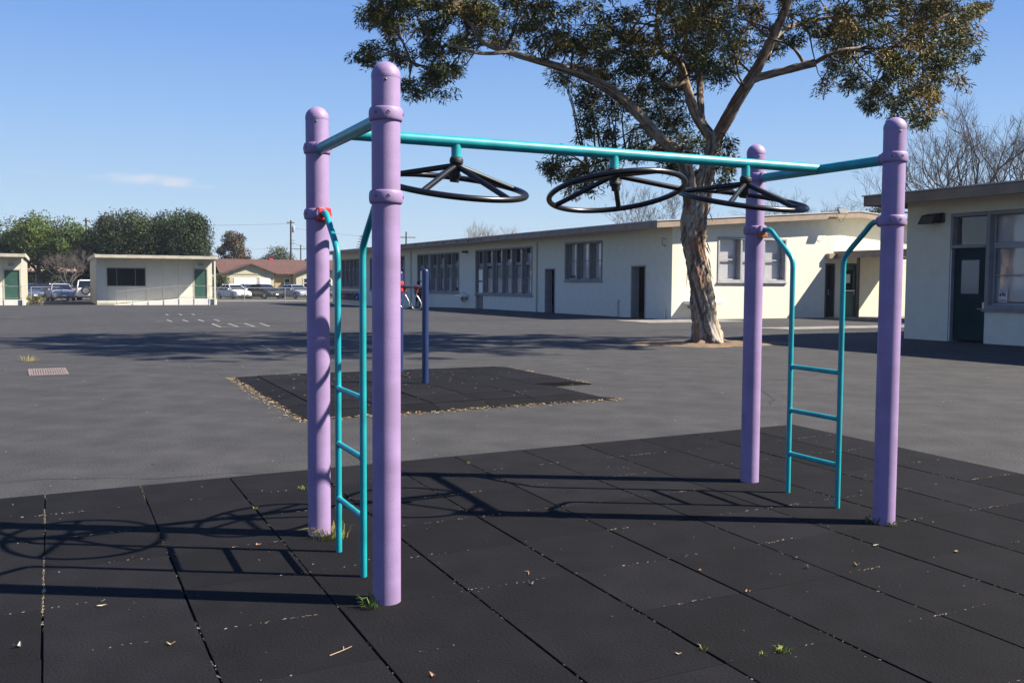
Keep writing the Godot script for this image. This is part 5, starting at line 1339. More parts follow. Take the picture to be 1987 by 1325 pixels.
func leafy_tree(called: String, label: String, at: Vector3, h: float, w: float, tints: Array, leaves: int, size: float, group := "", trunk_h := 0.25, lobes := 26) -> Node3D:
	var t := thing(called, label, "tree", at, 0.0, group)
	var m := MB.new()
	m.tube([Vector3(0, -0.2, 0), Vector3(0.05, h * 0.2, 0), Vector3(-0.05, h * 0.4, 0.05), Vector3(0, h * 0.75, 0)], [h * 0.035, h * 0.028, h * 0.02, h * 0.008], 10)
	for k in 7:
		var a := k * 2.4
		m.tube([Vector3(0, h * (0.25 + 0.04 * k), 0), Vector3(cos(a) * w * 0.18, h * (0.42 + 0.04 * k), sin(a) * w * 0.18), Vector3(cos(a) * w * 0.36, h * (0.5 + 0.05 * k), sin(a) * w * 0.36)], [h * 0.016, h * 0.01, h * 0.004], 7)
	part(t, "trunk", m, M.twig)
	var vv := PackedVector3Array(); var nn := PackedVector3Array(); var cc := PackedColorArray(); var ii := PackedInt32Array()
	var cen := Vector3(0, h * (trunk_h + 1.0) / 2, 0)
	var ext := Vector3(w / 2, h * (1.0 - trunk_h) / 2, w / 2)
	for k in lobes:
		var d := in_ball()
		d = d.normalized() * pow(d.length(), 0.45)
		var lr := rng.randf_range(0.11, 0.30) * minf(w, h)
		var lc := cen + d * (ext - Vector3.ONE * lr * 0.75).max(Vector3.ONE * 0.1)
		var tint: Color = tints[rng.randi() % tints.size()]
		var tone := rng.randf_range(0.7, 1.3)
		for q in leaves / lobes:
			var p := in_ball()
			p = p.normalized() * pow(p.length(), 0.35)
			var out := (p + in_ball() * 0.7).normalized()
			var sd := out.cross(in_ball() + Vector3(0.01, 0, 0)).normalized()
			leaf(vv, nn, cc, ii, lc + p * lr * rng.randf_range(0.7, 1.12), (out + Vector3(0, -0.5, 0)).cross(sd).normalized(), sd, size * rng.randf_range(0.7, 1.4), size * 0.34, tint * (tone * rng.randf_range(0.6, 1.35)))
	part(t, "crown", arrays_mesh(vv, nn, cc, ii), M.leaf)
	return t

func bare_branch(m: MB, p: Vector3, d: Vector3, l: float, r: float, depth: int, upward: float) -> void:
	var pts := [p]
	var q := p
	var dd := d
	for i in 3:
		dd = (dd + in_ball() * 0.22 + Vector3(0, upward, 0)).normalized()
		q += dd * l / 3.0
		pts.append(q)
	m.tube(pts, [r, r * 0.86, r * 0.74, r * 0.62], 6 if r > 0.03 else 3, false)
	if depth <= 0: return
	var kids := 3 if depth > 1 else 4
	for i in kids:
		var s := rng.randf_range(0.35, 1.0)
		var at: Vector3 = (pts[1] as Vector3).lerp(pts[3], s) if i > 0 else pts[3]
		var nd := (dd + in_ball().normalized() * rng.randf_range(0.55, 0.95)).normalized()
		bare_branch(m, at, nd, l * rng.randf_range(0.55, 0.82), maxf(r * rng.randf_range(0.42, 0.62), 0.006), depth - 1, upward)

func bare_tree(label: String, at: Vector3, h: float, spread: float, depth: int, mt: Material, forks := 5) -> void:
	var t := thing("bare_tree", label, "tree", at)
	var m := MB.new()
	m.tube([Vector3(0, -0.3, 0), Vector3(0.05, h * 0.15, 0), Vector3(0, h * 0.3, 0.05)], [h * 0.03, h * 0.025, h * 0.021], 10)
	part(t, "trunk", m, mt)
	m = MB.new()
	for k in forks:
		var a := TAU * k / forks + rng.randf_range(-0.3, 0.3)
		bare_branch(m, Vector3(0, h * rng.randf_range(0.22, 0.30), 0), Vector3(cos(a) * spread, 1.0, sin(a) * spread).normalized(), h * 0.30, h * 0.0125, depth, 0.12)
	part(t, "crown", m, mt)

func grass_tuft(label: String, at: Vector3, n: int, h: float, spread: float, green: Color) -> void:
	var m := MB.new()
	for k in n:
		var a := rng.randf_range(0, TAU)
		var o := Vector3(cos(a), 0, sin(a)) * spread * sqrt(rng.randf()) * 0.5
		var d := Vector3(cos(a), 0, sin(a)) * rng.randf_range(0.2, 1.0) + in_ball() * 0.3
		d.y = 0
		var l := h * rng.randf_range(0.5, 1.2)
		var w := rng.randf_range(0.0016, 0.003)
		var sd := Vector3(-d.z, 0, d.x).normalized() * w
		m.col = green.lerp(Color(0.40, 0.34, 0.12), rng.randf() * rng.randf() * 0.9) * rng.randf_range(0.7, 1.3)
		var p1 := o + d * l * 0.35 + Vector3(0, l * 0.65, 0)
		var p2 := o + d * l * 0.95 + Vector3(0, l * rng.randf_range(0.55, 0.95), 0)
		var g := sd.cross(p1 - o).normalized()
		m.quad(o - sd, o + sd, p1 + sd * 0.8, p1 - sd * 0.8, g)
		m.tri(p1 - sd * 0.8, p1 + sd * 0.8, p2, g)
	var o := part(self, "grass_tuft", m, M.grass)
	o.position = at
	meta(o, label, "grass")

func make_weeds() -> void:
	var gr := Color(0.16, 0.24, 0.035)
	var S := func(x: float, z: float) -> Vector3: return Vector3(x, slope(x, z) - 0.004, z)
	grass_tuft("pale dry grass tuft round the foot of the purple post with the red clamp", S.call(1.40, -5.30), 150, 0.075, 0.22, Color(0.30, 0.30, 0.06))
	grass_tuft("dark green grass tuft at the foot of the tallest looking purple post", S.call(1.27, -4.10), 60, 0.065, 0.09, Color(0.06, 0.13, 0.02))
	grass_tuft("bright green grass tuft growing in a tile joint away from every post", S.call(2.60, -2.915), 60, 0.026, 0.065, gr)
	grass_tuft("tiny green sprig in the joint beside the bright grass tuft", S.call(2.50, -2.92), 14, 0.02, 0.03, gr)
	grass_tuft("small yellowish sprig on a tile corner near the bright grass tuft", S.call(2.315, -3.06), 16, 0.03, 0.02, Color(0.22, 0.22, 0.04))
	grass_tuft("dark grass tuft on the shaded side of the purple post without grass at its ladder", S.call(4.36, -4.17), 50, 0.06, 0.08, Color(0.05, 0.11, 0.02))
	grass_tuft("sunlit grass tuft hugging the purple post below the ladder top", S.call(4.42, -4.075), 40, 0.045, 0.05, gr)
	grass_tuft("low grass sprig in the joint by the far edge of the mat", S.call(1.53, -6.50), 26, 0.03, 0.07, gr)
	grass_tuft("small weed sprig in a joint among the wheel shadows", S.call(1.13, -6.10), 14, 0.025, 0.03, Color(0.28, 0.28, 0.04))
	grass_tuft("tiny weed at the far joint behind the wheel shadows", S.call(2.88, -6.78), 12, 0.03, 0.025, gr)
	grass_tuft("dry pale weed growing from the asphalt beside the drain cover", Vector3(-0.34, gy(-0.34, -17.78), -17.78), 60, 0.11, 0.30, Color(0.38, 0.33, 0.14))

# ---------------------------------------------------------------- street
func make_car(label: String, at: Vector3, turn: float, paint: Material, suv := false, plate_mark := true) -> Node3D:
	var t := thing("parked_car", label, "car", at, turn, "cars parked beyond the yard fence")
	# sections along the length (z, front at +z): half width, sill, belt line, roof height, roof half width
	var L := 2.25
	var sec
	if suv:
		sec = [[2.15, 0.74, 0.42, 0.78], [2.05, 0.86, 0.34, 0.98], [1.5, 0.90, 0.30, 1.06], [0.95, 0.91, 0.28, 1.10], [-1.9, 0.91, 0.28, 1.10], [-2.1, 0.88, 0.34, 1.06], [-2.18, 0.80, 0.42, 0.95]]
	else:
		sec = [[2.25, 0.62, 0.38, 0.58], [2.15, 0.78, 0.26, 0.70], [1.85, 0.85, 0.22, 0.78], [1.2, 0.88, 0.20, 0.88], [0.75, 0.885, 0.20, 0.94], [-1.4, 0.885, 0.20, 0.95], [-1.9, 0.86, 0.24, 0.95], [-2.15, 0.78, 0.32, 0.90], [-2.22, 0.64, 0.42, 0.78]]
	var m := MB.new()
	var prof := func(s: Array) -> Array:
		var hw: float = s[1]; var y0: float = s[2]; var y1: float = s[3]
		var o := []
		for q in [[0.0, 0.0], [0.86, 0.0], [0.97, 0.12], [1.0, 0.45], [0.985, 0.72], [0.93, 0.90], [0.80, 0.985], [0.4, 1.02], [0.0, 1.03]]:
			o.append(Vector3(q[0] * hw, lerpf(y0, y1, q[1]), s[0]))
		return o
	for i in sec.size() - 1:
		var a: Array = prof.call(sec[i]); var b: Array = prof.call(sec[i + 1])
		for k in a.size() - 1:
			for sx in [1.0, -1.0]:
				var f := Vector3(sx, 1, 1)
				var mid: Vector3 = (a[k] + a[k + 1] + b[k] + b[k + 1]) * f / 4.0
				m.quad(a[k] * f, a[k + 1] * f, b[k + 1] * f, b[k] * f, mid - Vector3(0, 0.55, mid.z * 0.96))
	for e in [0, sec.size() - 1]:
		var a: Array = prof.call(sec[e])
		for k in a.size() - 1:
			for sx in [1.0, -1.0]:
				m.tri(Vector3(0, 0.55, sec[e][0]), a[k] * Vector3(sx, 1, 1), a[k + 1] * Vector3(sx, 1, 1), Vector3(0, 0, 1 if e == 0 else -1))
	part(t, "body", m, paint)
	# cabin: glass house, roof and pillars
	var yb := 1.08 if suv else 0.92
	var yr := 1.72 if suv else 1.40
	var zb := [0.95, -2.05] if suv else [1.05, -1.75]
	var zr := [0.45, -1.95] if suv else [0.15, -1.05]
	var wb := 0.84; var wr := 0.70 if suv else 0.60
	var quadg := func(z0: float, z1: float, inset: float) -> Array:
		return [Vector3(-wb + inset, yb, z0), Vector3(wb - inset, yb, z0), Vector3(wb - inset, yb, z1), Vector3(-wb + inset, yb, z1)]
	m = MB.new()
	var bt: Array = quadg.call(zb[0], zb[1], 0.03)
	m.hexa(bt[0] - Vector3(0, 0.05, 0), bt[1] - Vector3(0, 0.05, 0), bt[2] - Vector3(0, 0.05, 0), bt[3] - Vector3(0, 0.05, 0), Vector3(-wr, yr - 0.03, zr[0]), Vector3(wr, yr - 0.03, zr[0]), Vector3(wr, yr - 0.03, zr[1]), Vector3(-wr, yr - 0.03, zr[1]))
	part(t, "cabin_glass", m, M.car_glass)
	m = MB.new()
	m.hexa(Vector3(-wr - 0.015, yr - 0.05, zr[0] + 0.05), Vector3(wr + 0.015, yr - 0.05, zr[0] + 0.05), Vector3(wr + 0.015, yr - 0.05, zr[1] - 0.05), Vector3(-wr - 0.015, yr - 0.05, zr[1] - 0.05), Vector3(-wr + 0.12, yr + 0.03, zr[0] - 0.12), Vector3(wr - 0.12, yr + 0.03, zr[0] - 0.12), Vector3(wr - 0.12, yr + 0.03, zr[1] + 0.12), Vector3(-wr + 0.12, yr + 0.03, zr[1] + 0.12))
	for sx in [-1.0, 1.0]:
		m.tube([Vector3(sx * (wb - 0.03), yb - 0.03, zb[0]), Vector3(sx * wr, yr - 0.02, zr[0])], [0.04], 6)
		m.tube([Vector3(sx * (wb - 0.03), yb - 0.03, zb[1]), Vector3(sx * wr, yr - 0.02, zr[1])], [0.06], 6)
		m.tube([Vector3(sx * (wb - 0.02), yb - 0.03, -0.45), Vector3(sx * (wr + 0.005), yr - 0.02, -0.40)], [0.035], 6)
	part(t, "roof", m, paint)
	for sx in [-1.0, 1.0]:
		m = MB.new()
		m.hexa(Vector3(sx * 0.40, 0.52, 2.20), Vector3(sx * 0.80, 0.56, 2.02), Vector3(sx * 0.80, 0.58, 1.9), Vector3(sx * 0.4, 0.54, 2.1), Vector3(sx * 0.42, 0.66, 2.19), Vector3(sx * 0.82, 0.72, 2.0), Vector3(sx * 0.80, 0.73, 1.9), Vector3(sx * 0.42, 0.68, 2.1))
		if not suv: part(t, "headlight", m, M.lamp_glass)
		m = MB.new()
		m.cbox(T(sx * 0.95, yb + 0.02, 0.80), Vector3(-0.10, -0.06, -0.05), Vector3(0.10, 0.06, 0.05), 0.02)
		part(t, "mirror", m, paint)
		for z in [1.35, -1.32]:
			m = MB.new()
			var wt := aim(Vector3(sx * 0.68, 0.32 if not suv else 0.37, z), Vector3(sx, 0, 0))
			var wr2 := 0.31 if not suv else 0.37
			m.lathe(wt, [Vector2(0.0, 0.0), Vector2(wr2 - 0.03, 0.0), Vector2(wr2, 0.03), Vector2(wr2, 0.18), Vector2(wr2 - 0.03, 0.205), Vector2(wr2 * 0.66, 0.205)], 24)
			var wh := part(t, "wheel", m, M.tyre)
			m = MB.new()
			m.lathe(wt, [Vector2(wr2 * 0.66, 0.19), Vector2(wr2 * 0.6, 0.18), Vector2(wr2 * 0.2, 0.20), Vector2(0, 0.20)], 24)
			part(wh, "rim", m, M.steel)
	m = MB.new()
	m.cbox(T(0, 0.40, 2.20), Vector3(-0.42, -0.06, 0), Vector3(0.42, 0.05, 0.05), 0.015)
	m.cbox(T(0, 0.62, 2.19), Vector3(-0.33, -0.03, 0), Vector3(0.33, 0.03, 0.05), 0.012)
	if not suv: part(t, "grille", m, M.black_matt)
	m = MB.new()
	m.cbox(T(0, 0.46, 2.25), Vector3(-0.16, -0.07, 0.0), Vector3(0.16, 0.07, 0.03), 0.01)
	if suv:
		m = MB.new()
		m.lathe(aim(Vector3(0.12, 0.86, -2.18), Vector3(0, 0, -1)), [Vector2(0.36, 0.0), Vector2(0.37, 0.05), Vector2(0.37, 0.16), Vector2(0.34, 0.2), Vector2(0.24, 0.2)], 24)
		var sp := part(t, "spare_wheel", m, M.tyre)
		m = MB.new()
		m.lathe(aim(Vector3(0.12, 0.86, -2.18), Vector3(0, 0, -1)), [Vector2(0.24, 0.19), Vector2(0.2, 0.17), Vector2(0.0, 0.2)], 16)
		part(sp, "rim", m, M.steel)
	else: part(t, "licence_plate", m, M.paper)
	return t

func make_street() -> void:
	var s := MB.new()
	s.box(T(), Vector3(-200, -0.3, -86.0), Vector3(200, -0.06, -83.5))
	meta(part(self, "pavement", s, M.concrete), "pale concrete pavement along the fence", "", "", "structure")
	s = MB.new()
	s.box(T(), Vector3(-200, -0.3, -104.0), Vector3(200, -0.074, -86.01))
	meta(part(self, "road", s, M.road), "street beyond the yard", "", "", "structure")
	s = MB.new()
	s.box(T(), Vector3(-200, -0.3, -160.0), Vector3(200, 0.06, -104.01))
	meta(part(self, "lawn", s, M.lawn), "front lawns across the street", "", "", "structure")
	var silver := mat(0.336, 0.352, 0.4, 0.28, 0.35); silver.clearcoat_enabled = true
	var white := mat(0.624, 0.624, 0.64, 0.25); white.clearcoat_enabled = true
	var black := mat(0.0064, 0.0064, 0.008, 0.35)
	var lilac := mat(0.32, 0.336, 0.44, 0.28, 0.3); lilac.clearcoat_enabled = true
	var navy := mat(0.012, 0.028, 0.08, 0.25); navy.clearcoat_enabled = true
	make_car("white sedan parked before the garage door of the brown-roofed house", Vector3(16.2, -0.07, -97.2), 0.30, white)
	make_car("black sedan parked between the white and the silver sedan", Vector3(19.1, -0.07, -97.0), 0.38, black)
	make_car("silver sedan parked before the porch of the brown-roofed house", Vector3(22.3, -0.07, -97.4), 0.30, silver)
	make_car("dark grey car mostly hidden behind the black sedan", Vector3(18.6, -0.07, -102.5), 0.3, mat(0.128, 0.144, 0.176, 0.3, 0.3))
	make_car("dark car half hidden at the house corner beyond the silver sedan", Vector3(26.2, -0.07, -101.0), 0.3, mat(0.04, 0.048, 0.056, 0.3, 0.3))
	make_car("lilac silver sedan parked between the two portable classrooms", Vector3(0.72, -0.07, -88.2), 0.14, lilac)
	make_car("white off-roader seen from behind with a spare wheel on its back", Vector3(3.05, -0.07, -91.5), PI - 0.1, white, true)
	make_car("blue car beside the sunlit end wall of the portable classroom", Vector3(-1.75, -0.07, -90.0), 0.3, navy)
	make_car("black car behind the lilac silver sedan", Vector3(-0.6, -0.07, -95.5), 0.15, black)
	# fence of the yard: pipe rail on posts with wire
	for q in [[-1.3, 2.75, "short pipe and wire fence between the two portable classrooms"], [10.9, 24.0, "long pipe and wire fence before the parked sedans"]]:
		var f := thing("wire_fence", q[2], "fence", Vector3(q[0], 0, -80.0))
		var w: float = q[1] - q[0]
		var x := 0.0
		while x <= w + 0.01:
			var m := MB.new()
			m.tube([Vector3(x, -0.3, 0), Vector3(x, 1.12, 0)], [0.032], 8)
			part(f, "fence_post", m, M.dull_steel)
			x += w / roundf(w / 1.75 if w < 6.0 else w / 3.0)
		var m := MB.new()
		m.tube([Vector3(0, 1.10, 0), Vector3(w, 1.10, 0)], [0.024], 8)
		part(f, "top_rail", m, M.dull_steel)
		m = MB.new()
		var k := -1.2
		while k < w:                      # diamond wire
			for sg in [1.0, -1.0]:
				var xa := k if sg > 0 else k + 1.15
				var pa := Vector3(xa, -0.05, 0); var pb := Vector3(xa + sg * 1.15, 1.10, 0)
				if pa.x < 0: pa = pa.lerp(pb, -pa.x / (pb.x - pa.x))
				if pb.x < 0: pb = pb.lerp(pa, -pb.x / (pa.x - pb.x))
				if pa.x > w: pa = pa.lerp(pb, (pa.x - w) / (pa.x - pb.x))
				if pb.x > w: pb = pb.lerp(pa, (pb.x - w) / (pb.x - pa.x))
				if (pa - pb).length() > 0.05: m.tube([pa, pb], [0.0016], 3, false)
			k += 0.075
		part(f, "wire_mesh", m, M.dull_steel).set_meta("kind", "stuff")
	# utility poles
	var pole := func(label: String, at: Vector3, h: float, arm: float, can: bool) -> Node3D:
		var p := thing("utility_pole", label, "pole", at)
		var m := MB.new()
		m.tube([Vector3(0, -0.5, 0), Vector3(0.05, h, 0)], [0.17, 0.11], 10)
		part(p, "pole", m, M.pole)
		for y in ([h - 0.35] if arm < 1.5 else [h - 0.9]):
			m = MB.new()
			m.cbox(T(0, y, 0.12), Vector3(-arm, -0.06, -0.05), Vector3(arm, 0.06, 0.05), 0.01)
			var ca := part(p, "crossarm", m, M.pole)
			for x in [-arm * 0.9, -arm * 0.4, arm * 0.4, arm * 0.9]:
				m = MB.new()
				m.lathe(T(x, y + 0.06, 0.12), [Vector2(0.03, 0), Vector2(0.05, 0.06), Vector2(0.03, 0.14), Vector2(0, 0.16)], 8)
				part(ca, "insulator", m, M.dull_steel)
		if can:
			m = MB.new()
			m.lathe(T(0.42, h - 1.75, 0), [Vector2(0, 0), Vector2(0.21, 0.02), Vector2(0.21, 0.85), Vector2(0.16, 0.92), Vector2(0, 0.94)], 14)
			part(p, "transformer", m, M.drip)
			m = MB.new()
			for y in [h - 2.9, h - 3.3]: m.tube([Vector3(0.1, y, 0), Vector3(0.55, y + 0.03, 0)], [0.04], 6)
			part(p, "bracket", m, M.pole)
		return p
	pole.call("tall utility pole carrying a white transformer can", Vector3(31.4, 0, -140), 10.5, 0.55, true)
	pole.call("thin distant utility pole with a wide crossarm beside the transformer pole", Vector3(46.9, 0, -200), 9.4, 2.2, false)
	pole.call("utility pole with a crossarm rising over the classroom roof", Vector3(52.4, 0, -150), 9.9, 1.6, false)
	pole.call("utility pole top showing between the green trees", Vector3(4.06, 0, -130), 9.3, 0.3, false)
	var wires := [[Vector3(31.4, 10.0, -140), Vector3(-40, 9.2, -134)], [Vector3(31.4, 9.4, -140), Vector3(52.4, 8.9, -150)], [Vector3(31.4, 7.6, -140), Vector3(46.9, 8.5, -200)], [Vector3(31.4, 7.3, -140), Vector3(24.0, 4.6, -124)], [Vector3(31.4, 7.3, -140), Vector3(40, 4.0, -126)], [Vector3(44.7, 8.6, -200), Vector3(-20, 8.8, -205)]]
	for q in wires:
		var m := MB.new()
		var pts := []
		for i in 17:
			var u := i / 16.0
			pts.append((q[0] as Vector3).lerp(q[1], u) - Vector3(0, 3.2 * u * (1.0 - u) * ((q[0] - q[1]) as Vector3).length() / 60.0, 0))
		m.tube(pts, [0.013], 4, false)
		meta(part(self, "overhead_wire", m, M.black_matt), "thin dark overhead wire strung from the utility poles", "wire", "overhead wires")

func gable(m: MB, x0: float, x1: float, z0: float, z1: float, y: float, rise: float, along_x: bool, th := 0.14) -> void:
	if along_x:
		var zc := (z0 + z1) / 2
		for q in [[z0, zc, y, y + rise], [zc, z1, y + rise, y]]:
			m.hexa(Vector3(x0, q[2] - th, q[0]), Vector3(x1, q[2] - th, q[0]), Vector3(x1, q[3] - th, q[1]), Vector3(x0, q[3] - th, q[1]), Vector3(x0, q[2], q[0]), Vector3(x1, q[2], q[0]), Vector3(x1, q[3], q[1]), Vector3(x0, q[3], q[1]))
	else:
		var xc := (x0 + x1) / 2
		for q in [[x0, xc, y, y + rise], [xc, x1, y + rise, y]]:
			m.hexa(Vector3(q[0], q[2] - th, z0), Vector3(q[1], q[3] - th, z0), Vector3(q[1], q[3] - th, z1), Vector3(q[0], q[2] - th, z1), Vector3(q[0], q[2], z0), Vector3(q[1], q[3], z0), Vector3(q[1], q[3], z1), Vector3(q[0], q[2], z1))

func gable_wall(m: MB, x0: float, x1: float, z: float, y0: float, y1: float, rise: float) -> void:
	m.box(T(), Vector3(x0, y0, z - 0.2), Vector3(x1, y1, z))
	var xc := (x0 + x1) / 2
	m.hexa(Vector3(x0, y1, z - 0.2), Vector3(xc, y1, z - 0.2), Vector3(xc, y1, z), Vector3(x0, y1, z), Vector3(x0, y1 + 0.01, z - 0.2), Vector3(xc, y1 + rise, z - 0.2), Vector3(xc, y1 + rise, z), Vector3(x0, y1 + 0.01, z))
	m.hexa(Vector3(xc, y1, z - 0.2), Vector3(x1, y1, z - 0.2), Vector3(x1, y1, z), Vector3(xc, y1, z), Vector3(xc, y1 + rise, z - 0.2), Vector3(x1, y1 + 0.01, z - 0.2), Vector3(x1, y1 + 0.01, z), Vector3(xc, y1 + rise, z))

func house_window(h: Node, x0: float, x1: float, y0: float, y1: float, z: float) -> void:
	var m := MB.new()
	m.box(T(), Vector3(x0, y0, z), Vector3(x1, y1, z + 0.02))
	var w := part(h, "window", m, M.car_glass)
	m = MB.new()
	for x in [x0 - 0.06, x1 - 0.02]: m.box(T(), Vector3(x, y0 - 0.06, z), Vector3(x + 0.08, y1 + 0.06, z + 0.05))
	for y in [y0 - 0.06, (y0 + y1) / 2 - 0.03, y1 - 0.02]: m.box(T(), Vector3(x0 + 0.02, y, z), Vector3(x1 - 0.02, y + 0.07, z + 0.048))
	part(w, "frame", m, M.white)

func make_houses() -> void:
	var h := thing("house", "cream single-storey house with brown shingle roof and white garage door", "house", Vector3(0, 0.06, -114))
	var m := MB.new()
	m.box(T(), Vector3(18.3, -0.2, -9.8), Vector3(32.2, 2.5, -2.6))
	part(h, "wall", m, M.house_tan)
	m = MB.new()
	gable_wall(m, 18.2, 23.6, 0.0, -0.2, 2.5, 1.0)
	part(h, "wall", m, M.house_wall)
	m = MB.new()
	m.box(T(), Vector3(18.2, -0.2, -2.59), Vector3(18.4, 2.5, -0.2))
	part(h, "wall", m, M.house_wall)
	m = MB.new()
	m.box(T(), Vector3(23.4, -0.2, -2.59), Vector3(23.6, 2.5, -0.2))
	part(h, "wall", m, M.house_wall)
	m = MB.new()
	gable_wall(m, 26.4, 31.6, -0.9, -0.2, 2.5, 0.95)
	m.box(T(), Vector3(26.4, -0.2, -2.59), Vector3(26.6, 2.5, -1.1))
	part(h, "wall", m, M.house_wall)
	m = MB.new()
	gable(m, 17.7, 32.8, -10.4, -2.0, 2.55, 1.75, true)
	var rf := part(h, "roof", m, M.shingle)
	m = MB.new()
	gable(m, 17.8, 24.0, -5.6, 0.35, 2.5, 1.18, false)
	part(rf, "garage_gable", m, M.shingle)
	m = MB.new()
	gable(m, 26.0, 32.0, -5.6, -0.5, 2.5, 1.15, false)
	part(rf, "porch_gable", m, M.shingle)
	for q in [[24.5, 0.0], [29.0, 0.1]]:
		m = MB.new()
		m.cbox(T(q[0], 4.1, -6.2), Vector3(-0.25, -0.2, -0.25), Vector3(0.25, 0.35, 0.25), 0.03)
		part(rf, "vent", m, M.red if q[1] < 0.05 else M.brown)
	for q in [[19.0, 21.6], [22.0, 23.2]]:
		m = MB.new()
		for k in 4: m.cbox(T(), Vector3(q[0], 0.0 + k * 0.5, 0.0), Vector3(q[1], 0.49 + k * 0.5, 0.04), 0.01)
		part(h, "garage_door", m, M.white)
	m = MB.new()
	var x := 18.9
	while x < 23.0:                     # scalloped trim under the gable
		m.cbox(T(), Vector3(x, 2.38, 0.0), Vector3(x + 0.2, 2.52, 0.05), 0.02)
		x += 0.26
	part(h, "gable_trim", m, M.fascia_cream)
	house_window(h, 21.75, 22.5 - 0.6, 1.4, 2.05, 0.002)
	m = MB.new()
	m.cbox(T(), Vector3(24.2, 0.0, -2.6), Vector3(25.1, 2.1, -2.54), 0.01)
	part(h, "door", m, M.house_tan)
	house_window(h, 25.4, 26.0, 0.95, 1.95, -2.598)
	house_window(h, 27.3, 27.9, 0.9, 2.0, -0.898)
	house_window(h, 28.3, 30.6, 0.9, 2.0, -0.898)
	m = MB.new()
	for k in 3: m.box(T(), Vector3(24.0, -0.1, -2.6 + 0.0), Vector3(25.6, 0.42 - k * 0.14, -2.2 + k * 0.3))
	part(h, "porch_steps", m, M.concrete)
	var h2 := thing("house", "dark brown house in tree shade behind the parked cars", "house", Vector3(0, 0.06, -118))
	m = MB.new()
	m.box(T(), Vector3(-7.5, -0.2, -7.0), Vector3(4.2, 2.6, 0.0))
	part(h2, "wall", m, M.house_brown)
	m = MB.new()
	m.box(T(), Vector3(-3.4, -0.1, 0.0), Vector3(-2.2, 2.6, 0.06))
	part(h2, "wall", m, M.house_tan)
	m = MB.new()
	gable(m, -8.2, 4.9, -7.8, 0.9, 2.65, 1.5, true)
	part(h2, "roof", m, mat(0.224, 0.16, 0.128, 0.9))
	house_window(h2, 0.9, 2.2, 1.0, 2.0, 0.002)
	house_window(h2, -1.4, -0.4, 1.2, 2.1, 0.002)
	var h3 := thing("house", "tan house with an orange brown roof past the far end of the long classroom block", "house", Vector3(0, 0.06, -122))
	m = MB.new()
	m.box(T(), Vector3(33.6, -0.2, -8.0), Vector3(48.0, 2.7, 0.0))
	part(h3, "wall", m, M.house_wall)
	m = MB.new()
	gable(m, 33.0, 48.6, -8.8, 0.8, 2.75, 1.8, true)
	part(h3, "roof", m, mat(0.24, 0.104, 0.064, 0.9))
	house_window(h3, 35.2, 36.6, 1.0, 2.0, 0.002)

